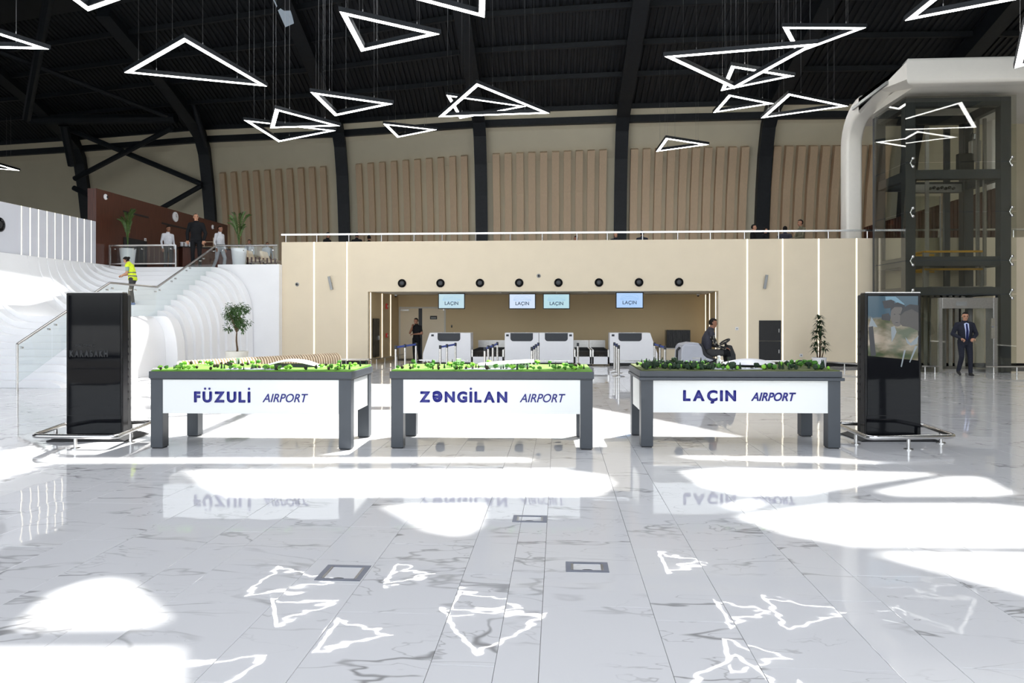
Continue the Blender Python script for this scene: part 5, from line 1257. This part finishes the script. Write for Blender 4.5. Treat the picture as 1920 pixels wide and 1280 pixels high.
    # label each face by the nearest bone
    bones = [('pelvis', J['pelvis'] - Vector((0, 0, .05)), J['waist'].lerp(J['pelvis'], .35), .15, 2), ('torso', J['waist'].lerp(J['pelvis'], .2), J['chest'], .15, 1), ('torso', J['chest'], J['top'], .14, 1), ('torso', J['top'], J['neck'].lerp(J['top'], .85), .1, 1),
             ('neck', J['neck'].lerp(J['top'], .35), J['head'], .06, 0), ('head', hc - u * .05, hc + u * .05, .09, 0)]
    for s in 'LR':
        e = J['e' + s]; mid = J['s' + s].lerp(e, .62)
        bones += [('torso', J['top'], J['s' + s], .08, 1), ('arm', J['s' + s], mid, .055, 4), ('arm2', mid, e, .045, 0 if short else 4), ('fore', e, J['w' + s].lerp(e, .06), .04, 0 if short else 4),
                  ('leg', J['h' + s], J['k' + s], .075, 2), ('leg', J['k' + s], J['a' + s].lerp(J['k' + s], .12), .055, 2), ('foot', J['a' + s] - Vector((0, 0, .05)) - J['t' + s].normalized() * .03, J['a' + s] + J['t' + s].normalized() * .17 - Vector((0, 0, .05)), .045, 3)]
    bb = [(n, a * S, b * S, r * S, sl) for n, a, b, r, sl in bones]
    def near(p):
        best = None
        for n, a, b, r, sl in bb:
            d = b - a; q = max(0, min(1, (p - a).dot(d) / max(d.length_squared, 1e-9))); D = (p - (a + d * q)).length - r
            if best is None or D < best[0]: best = (D, n, sl)
        return best
    lab = []; 
    for p in me.polygons: lab.append(near(p.center))
    me.materials.clear()
    for q in mats: me.materials.append(q)
    me.materials.append(hairm)
    for p, l in zip(me.polygons, lab): p.material_index = l[2]; p.use_smooth = True
    names = [l[1] for l in lab]; polys = [(tuple(p.vertices), p.center.copy()) for p in me.polygons]
    vco = [v.co.copy() for v in me.vertices]; vno = [v.normal.copy() for v in me.vertices]
    # eyes, brows, mouth, hands are welded into the same body mesh
    x = MB(); x.mat(0)
    for s, sg_ in (('L', 1), ('R', -1)): hand(x, J['w' + s], J['e' + s], curl, sg_)
    x.mat(5)
    for q in (-1, 1):
        x.ell(hc + sd_ * q * .032 + f * .088 + u * .006, (.011, .006, .006), 8, 6, M); x.ell(hc + sd_ * q * .033 + f * .091 + u * .026, (.018, .005, .004), 8, 6, M)
    x.ell(hc + f * .090 - u * .052, (.022, .006, .004), 8, 6, M)
    x.v = [v * S for v in x.v]
    bm = bmesh.new(); bm.from_mesh(me); xm_ = x.mesh('hands', list(mats) + [hairm], True); bm.from_mesh(xm_); bm.to_mesh(me); bm.free(); bpy.data.meshes.remove(xm_)
    o = bpy.data.objects.new(name, me); COL.objects.link(o); o.location = loc; o.rotation_euler = (0, 0, rz); tag(o, label, 'person', group); o['org'] = [0, 0, 0]
    def shell(nm, sel, off, mat, thick=.008):
        vi = {}; vs = []; fs = []
        for k, (pv, c) in enumerate(polys):
            if sel(names[k], c):
                f_ = []
                for q in pv:
                    if q not in vi: vi[q] = len(vs); vs.append(vco[q] + vno[q] * off * S)
                    f_.append(vi[q])
                fs.append(f_)
        if not fs: return None
        mm = MB(); mm.add(vs, fs); me_ = mm.mesh(nm, mat, True); s = place(nm, me_, o); q = s.modifiers.new('t', 'SOLIDIFY'); q.thickness = thick * S; q.offset = -1; return s
    def hl(c): d = c / S - hc; return d.dot(sd_), d.dot(f), d.dot(u)
    if hair == 'short': shell('hair', lambda n, c: n in ('head', 'neck') and (lambda s_, f_, u_: (u_ > .062 + max(0, f_) * .28) or (f_ < -.018 and u_ > -.045 and not (abs(s_) > .07 and u_ < .02)))(*hl(c)), .010, hairm, .014)
    elif hair == 'bun':
        shell('hair', lambda n, c: n in ('head', 'neck') and (lambda s_, f_, u_: (u_ > .05 + max(0, f_) * .3) or (f_ < -.0 and u_ > -.06 and not (abs(s_) > .074 and u_ < .0)))(*hl(c)), .016, hairm, .02)
        b = MB(); b.ell((hc - f * .115 + u * .03) * S, (.05 * S, .05 * S, .045 * S), 12, 8); place('hair_bun', b.mesh('hair_bun', hairm, True), o)
    elif hair == 'cap':
        shell('cap', lambda n, c: n == 'head' and hl(c)[2] > .035, .014, c_black, .016); b = MB(); b.ell((hc + f * .12 + u * .05) * S, (.07 * S, .07 * S, .008 * S), 14, 6, M); place('cap_brim', b.mesh('cap_brim', c_black, True), o)
    elif hair == 'long': shell('hair', lambda n, c: n in ('head', 'neck') and (lambda s_, f_, u_: (u_ > .058 + max(0, f_) * .3) or (f_ < .02 and u_ > -.15 and not (f_ > -.01 and u_ < -.06)))(*hl(c)), .014, hairm, .018)
    elif hair == 'thin': shell('hair', lambda n, c: n in ('head', 'neck') and (lambda s_, f_, u_: (u_ > .075 + max(0, f_) * .5) or (f_ < -.03 and u_ > -.03))(*hl(c)), .006, hairm, .008)
    return o, J, S, shell, (hc, sd_, f, u)
suit_m = lambda c, s=skin: (s, c, c, blackm)
# man in a dark suit walking by the lift
def front_piece(o, S, pts, y, nm, mat, th=.012): MB().xz([(x * S, z * S) for x, z in pts], y * S, (y - th) * S).build(nm, mat, o)
P = atZ(1809, 704, 0)
o, J, S, sh, HD = person('person', 'man in a dark suit, white shirt and navy tie walking out of the glass lift', P, 1.76, radians(-8),
   dict(eL=(.30, .03, 1.15), wL=(.15, -.16, 1.04), eR=(-.30, .03, 1.15), wR=(-.15, -.16, 1.04), kL=(.12, -.06, .5), aL=(.13, -.03, .085), kR=(-.1, -.07, .52), aR=(-.12, .12, .13), tR=(-.05, -1, -.3), look=(-.15, -1, -.12)), (skin, c_navy, c_navy, blackm), curl=1.1)
sh('jacket', lambda n, c: n in ('torso', 'arm', 'arm2', 'fore') or (n == 'pelvis' and c.z > .80 * S and not (abs(c.x) < .045 * S and c.y < 0)), .016, c_navy, .012)
MB().add([Vector(v) * S for v in [(-.06, -.112, 1.44), (.06, -.112, 1.44), (.05, -.172, 1.25), (.035, -.158, 1.03), (-.035, -.158, 1.03), (-.05, -.172, 1.25), (0, -.10, 1.47)]], [(0, 1, 6), (0, 5, 2, 1), (5, 4, 3, 2)]).build('shirt_front', c_shirt, o).modifiers.new('t', 'SOLIDIFY').thickness = .01
MB().add([Vector(v) * S for v in [(-.02, -.122, 1.44), (.02, -.122, 1.44), (.028, -.184, 1.25), (.034, -.170, 1.04), (0, -.168, .98), (-.034, -.170, 1.04), (-.028, -.184, 1.25)]], [(0, 6, 2, 1), (6, 5, 3, 2), (5, 4, 3)]).build('tie', c_tie, o).modifiers.new('t', 'SOLIDIFY').thickness = .01
m = MB(); hc_, s1, f1, u1 = HD
for q in (-1, 1): m.tube([(hc_ + s1 * (q * .034 + .022 * cos(a)) + f1 * .102 + u1 * (.006 + .016 * sin(a))) * S for a in [2 * pi * k / 10 for k in range(10)]], .0025, 5, closed=True); m.tube([(hc_ + s1 * q * .056 + f1 * .10 + u1 * .01) * S, (hc_ + s1 * q * .08 - f1 * .0 + u1 * .01) * S], .0025, 5)
m.build('glasses', blackm, o)
# man in the recess
P = atZ(781, 677, 0); P = atD(781, 640, 26.6); P.z = 0
person('person', 'man in a black t-shirt and trousers with a hand at his mouth, inside the recess', P, 1.60, radians(-25),
   dict(eR=(-.27, -.08, 1.16), wR=(-.09, -.15, 1.44), eL=(.27, .0, 1.14), wL=(.02, -.24, 1.12), look=(-.2, -1, -.2), kL=(.12, -.03, .5), aL=(.15, .02, .085)), (skind, c_black, c_black, blackm), short=True, curl=1.2)
# cleaner on the stair
P = Vector((atY(249, 570, 21.45).x, 21.45, 1.66 + R2 * 2))
o, J, S, sh, HD = person('person', 'woman in a yellow hi-vis vest and grey trousers bending over on the white stair', P, 1.50, radians(-84),
   dict(waist=(0, -.02, 1.08), chest=(0, -.07, 1.26), top=(0, -.11, 1.41), neck=(0, -.15, 1.48), head=(0, -.22, 1.58), sL=(.175, -.11, 1.39), sR=(-.175, -.11, 1.39), eL=(.23, -.1, 1.12), wL=(.12, -.32, 1.05), eR=(-.23, -.12, 1.12), wR=(-.1, -.32, 1.06), look=(0, -1, -.55), kR=(-.1, -.14, .52), aR=(-.1, -.16, .2), kL=(.1, .0, .5), aL=(.1, .06, .085)), (skin, c_green, c_dgrey, c_blue), True, True, 'bun', curl=.9)
sh('hi_vis_vest', lambda n, c: n == 'torso' or (n == 'pelvis' and c.z > .88 * S), .018, c_vest, .012)
sh('reflective_band', lambda n, c: n in ('torso', 'pelvis') and (1.0 < c.z / S < 1.045 or 1.13 < c.z / S < 1.17), .026, c_band, .006)
# on the mezzanine
ZM = MZ
def mez(px, top, h, label, rz, mats, hair='short', d=None, pose=None, short=False, female=False, curl=.5):
    dd = d or (MZ + h - H) * FPX / (HY - top); P = atD(px, 500, dd); P.z = MZ
    return person('person', label, P, h, rz, pose, mats, female, short, hair, None, None, curl)
mez(315, 430, 1.74, 'man in a white shirt standing behind the bar with hands low', radians(60), (skind, c_white, c_dgrey, blackm), d=27.7)
P = atD(368, 500, 25.6); P.z = MZ
o, J, S, sh, HD = person('person', 'tall man in a black jacket at the head of the white stair', P, 1.9, radians(12), dict(eL=(.28, .02, 1.13), wL=(.25, -.07, .9), eR=(-.28, .02, 1.13), wR=(-.25, -.05, .9), look=(.35, -1, -.05)), (skin, c_black, c_black, blackm), curl=.7, hair='thin')
sh('jacket', lambda n, c: n in ('torso', 'arm', 'arm2', 'fore') or (n == 'pelvis' and c.z > .88 * S), .016, c_black, .012)
mez(412, 440, 1.7, 'man in a white shirt and grey trousers walking beside the bar', radians(75), (skind, c_white, c_lgrey, blackm), d=27.4, pose=dict(kL=(.1, -.16, .52), aL=(.1, -.1, .1), kR=(-.1, .06, .5), aR=(-.1, .24, .12)))
mez(468, 462, 1.42, 'man in a pale shirt with raised hand behind the stair-head glass, left of two', radians(-20), (skind, c_lgrey, c_black, blackm), d=29.5, pose=dict(eR=(-.27, -.1, 1.16), wR=(-.08, -.17, 1.42)))
mez(501, 462, 1.42, 'man in a pale shirt behind the stair-head glass, right of two', radians(30), (skind, c_lgrey, c_black, blackm), d=30.5)
mez(614, 436, 1.62, 'man in a black cap and jacket behind the parapet rail at far left', radians(70), (skind, c_black, c_black, blackm), 'cap')
mez(669, 436, 1.66, 'dark-haired person in black behind the parapet rail, right of the capped man', radians(170), (skind, c_black, c_black, blackm))
mez(692, 441, 1.6, 'short-haired person low behind the parapet rail, rightmost of the left three', radians(-150), (skind, c_black, c_black, blackm))
mez(1081, 442.5, 1.55, 'person leaning low behind the parapet rail, left of the fourth arch', radians(-90), (skind, c_navy, c_black, blackm))
mez(1154, 435.5, 1.6, 'person in navy behind the parapet rail in front of the fourth arch', radians(20), (skin, c_navy, c_black, blackm))
mez(1204, 432.5, 1.66, 'dark figure seen from behind at the parapet rail, right of the fourth arch', radians(180), (skind, c_navy, c_black, blackm))
mez(1412, 421, 1.72, 'man in a black suit and white collar at the rail before the fifth arch', radians(75), (skin, c_black, c_black, blackm))
mez(1433, 427, 1.62, 'woman in black with dark red-brown hair at the rail before the fifth arch', radians(60), (skin, c_black, c_black, blackm), 'long', female=True)
mez(1461, 422, 1.68, 'man half hidden behind a grey suit at the rail right of the fifth arch', radians(50), (skin, c_black, c_black, blackm), d=30)
mez(1472, 414.5, 1.8, 'broad man in a dark grey suit seen from behind at the rail', radians(165), (skin, c_char, c_black, blackm), d=28.2)
mez(1502, 412, 1.78, 'man in olive clothes facing left at the rail, beside the white canopy', radians(-80), (skind, c_camo, c_camo, blackm), pose=dict(eR=(-.24, -.1, 1.14), wR=(-.15, -.3, 1.1), eL=(.24, -.08, 1.14), wL=(.15, -.3, 1.08)))

# ================================================================ FLOOR SCRUBBER AND ITS DRIVER
D = 17.6; A = atD(1266, 600, D); sx = D / FPX
P = Vector((A.x, A.y, 0)); ang = YAW
t = lthing('floor_scrubber', 'grey ride-on floor scrubber with black seat behind the LAÇIN table', 'scrubber', P, ang)
X = lambda px: (px - 1266) * sx
Z = lambda py: H - (py - HY) * sx
hwd = .36
MB().xz([(X(1270), Z(678)), (X(1272), Z(650)), (X(1276), Z(645.5)), (X(1305), Z(645)), (X(1309), Z(650)), (X(1312), Z(664)), (X(1318), Z(669)), (X(1332), Z(674)), (X(1320), Z(678)), (X(1320), Z(690)), (X(1270), Z(690))], -hwd, hwd).build('tank', scrub, t, bevel=.03)
MB().xz([(X(1273), Z(647)), (X(1278), Z(643.5)), (X(1292), Z(641)), (X(1304), Z(642)), (X(1306), Z(647))], -hwd * .9, hwd * .9).build('tank_lid', scrub, t, bevel=.02)
MB().bb((X(1291), -hwd - .006, Z(671)), (X(1306), -hwd + .004, Z(668.5))).build('badge_strip', dsteel, t)
for px in (1292, 1316): MB().bb((X(px), -hwd - .01, Z(679)), (X(px + 6), -hwd + .01, Z(674.5))).build('latch', blackm, t)
MB().xz([(X(1308), Z(645)), (X(1311), Z(643)), (X(1320), Z(662)), (X(1334), Z(670)), (X(1346), Z(673)), (X(1344), Z(677)), (X(1330), Z(674)), (X(1314), Z(667))], -.27, .27).build('seat', rubber, t, bevel=.015)
MB().xz([(X(1320), Z(678)), (X(1342), Z(674)), (X(1350), Z(705)), (X(1350), .1), (X(1318), .1)], -hwd, hwd).build('chassis', blackm, t, bevel=.02)
MB().bb((X(1345), -hwd, .14), (X(1378), hwd, .24)).build('foot_deck', blackm, t, bevel=.02)
MB().xz([(X(1360), Z(652)), (X(1364), Z(646)), (X(1368), Z(647)), (X(1375), Z(664)), (X(1376), Z(690)), (X(1372), .18), (X(1366), .18), (X(1367), Z(680)), (X(1363), Z(658))], -.2, .2).build('steering_column', blackm, t, bevel=.02)
wc = Vector((X(1359), 0, Z(640.5))); tl_ = Matrix.Rotation(radians(-32), 3, 'Y'); m = MB()
pts = [wc + tl_ @ Vector((.12 * cos(a), .17 * sin(a), 0)) for a in [2 * pi * k / 24 for k in range(24)]]; m.tube(pts, .018, 8, closed=True)
for a in (0, 2.1, 4.2): m.bar(wc + Vector((0, 0, -.02)), wc + tl_ @ Vector((.12 * cos(a), .17 * sin(a), 0)), .03, .012)
m.cyl(wc, Vector((X(1362), 0, Z(650))), .03, 8); m.build('steering_wheel', rubber, t, True)
for x, r in ((X(1283), .15), (X(1366), .13)):
    for y in (-hwd + .06, hwd - .06): MB().cyl((x, y - .05, r), (x, y + .05, r), r, 20).build('wheel', rubber, t, True)
MB().xz([(X(1262), .06), (X(1262), .14), (X(1280), .2), (X(1280), .06)], -.42, .42).build('squeegee', blackm, t, bevel=.01)
MB().tube([Vector((X(1271), -.2, Z(650))), Vector((X(1266), -.2, Z(656))), Vector((X(1265.5), -.2, Z(670))), Vector((X(1268), -.2, .2))], .03, 8).build('hose', blackm, t, True)
sh_ = Z(672) - .0
Q = P + Vector((cos(ang), sin(ang), 0)) * X(1329)
zs_ = Z(599) / 1.0
# seated: joints in person space, facing -Y
sz = Z(668)
o, J, S, sh, HD = person('person', 'man in a dark vest and plaid sleeves driving the grey floor scrubber', Q, 1.75, radians(90) + ang,
   dict(pelvis=(0, .02, sz + .09), waist=(0, .06, sz + .22), chest=(0, .03, sz + .42), top=(0, -.02, sz + .57), neck=(0, -.05, sz + .65), head=(0, -.10, sz + .785),
        sL=(.185, -.02, sz + .55), eL=(.24, -.12, sz + .26), wL=(.16, -.36, sz + .21), sR=(-.185, -.02, sz + .55), eR=(-.24, -.12, sz + .26), wR=(-.16, -.36, sz + .21),
        hL=(.1, -.02, sz + .08), kL=(.14, -.43, sz + .1), aL=(.14, -.50, .30), hR=(-.1, -.02, sz + .08), kR=(-.14, -.43, sz + .1), aR=(-.14, -.50, .30), look=(0, -1, -.22)), (skind, c_char, c_dgrey, blackm, c_plaid), curl=1.3)
sh('vest', lambda n, c: n == 'torso', .014, c_char, .012)
sh('knee_patch', lambda n, c: n == 'leg' and c.y < -.3 and c.z > sz, .006, c_black, .006)
for o in list(bpy.data.objects):
    if 'org' in o: del o['org']
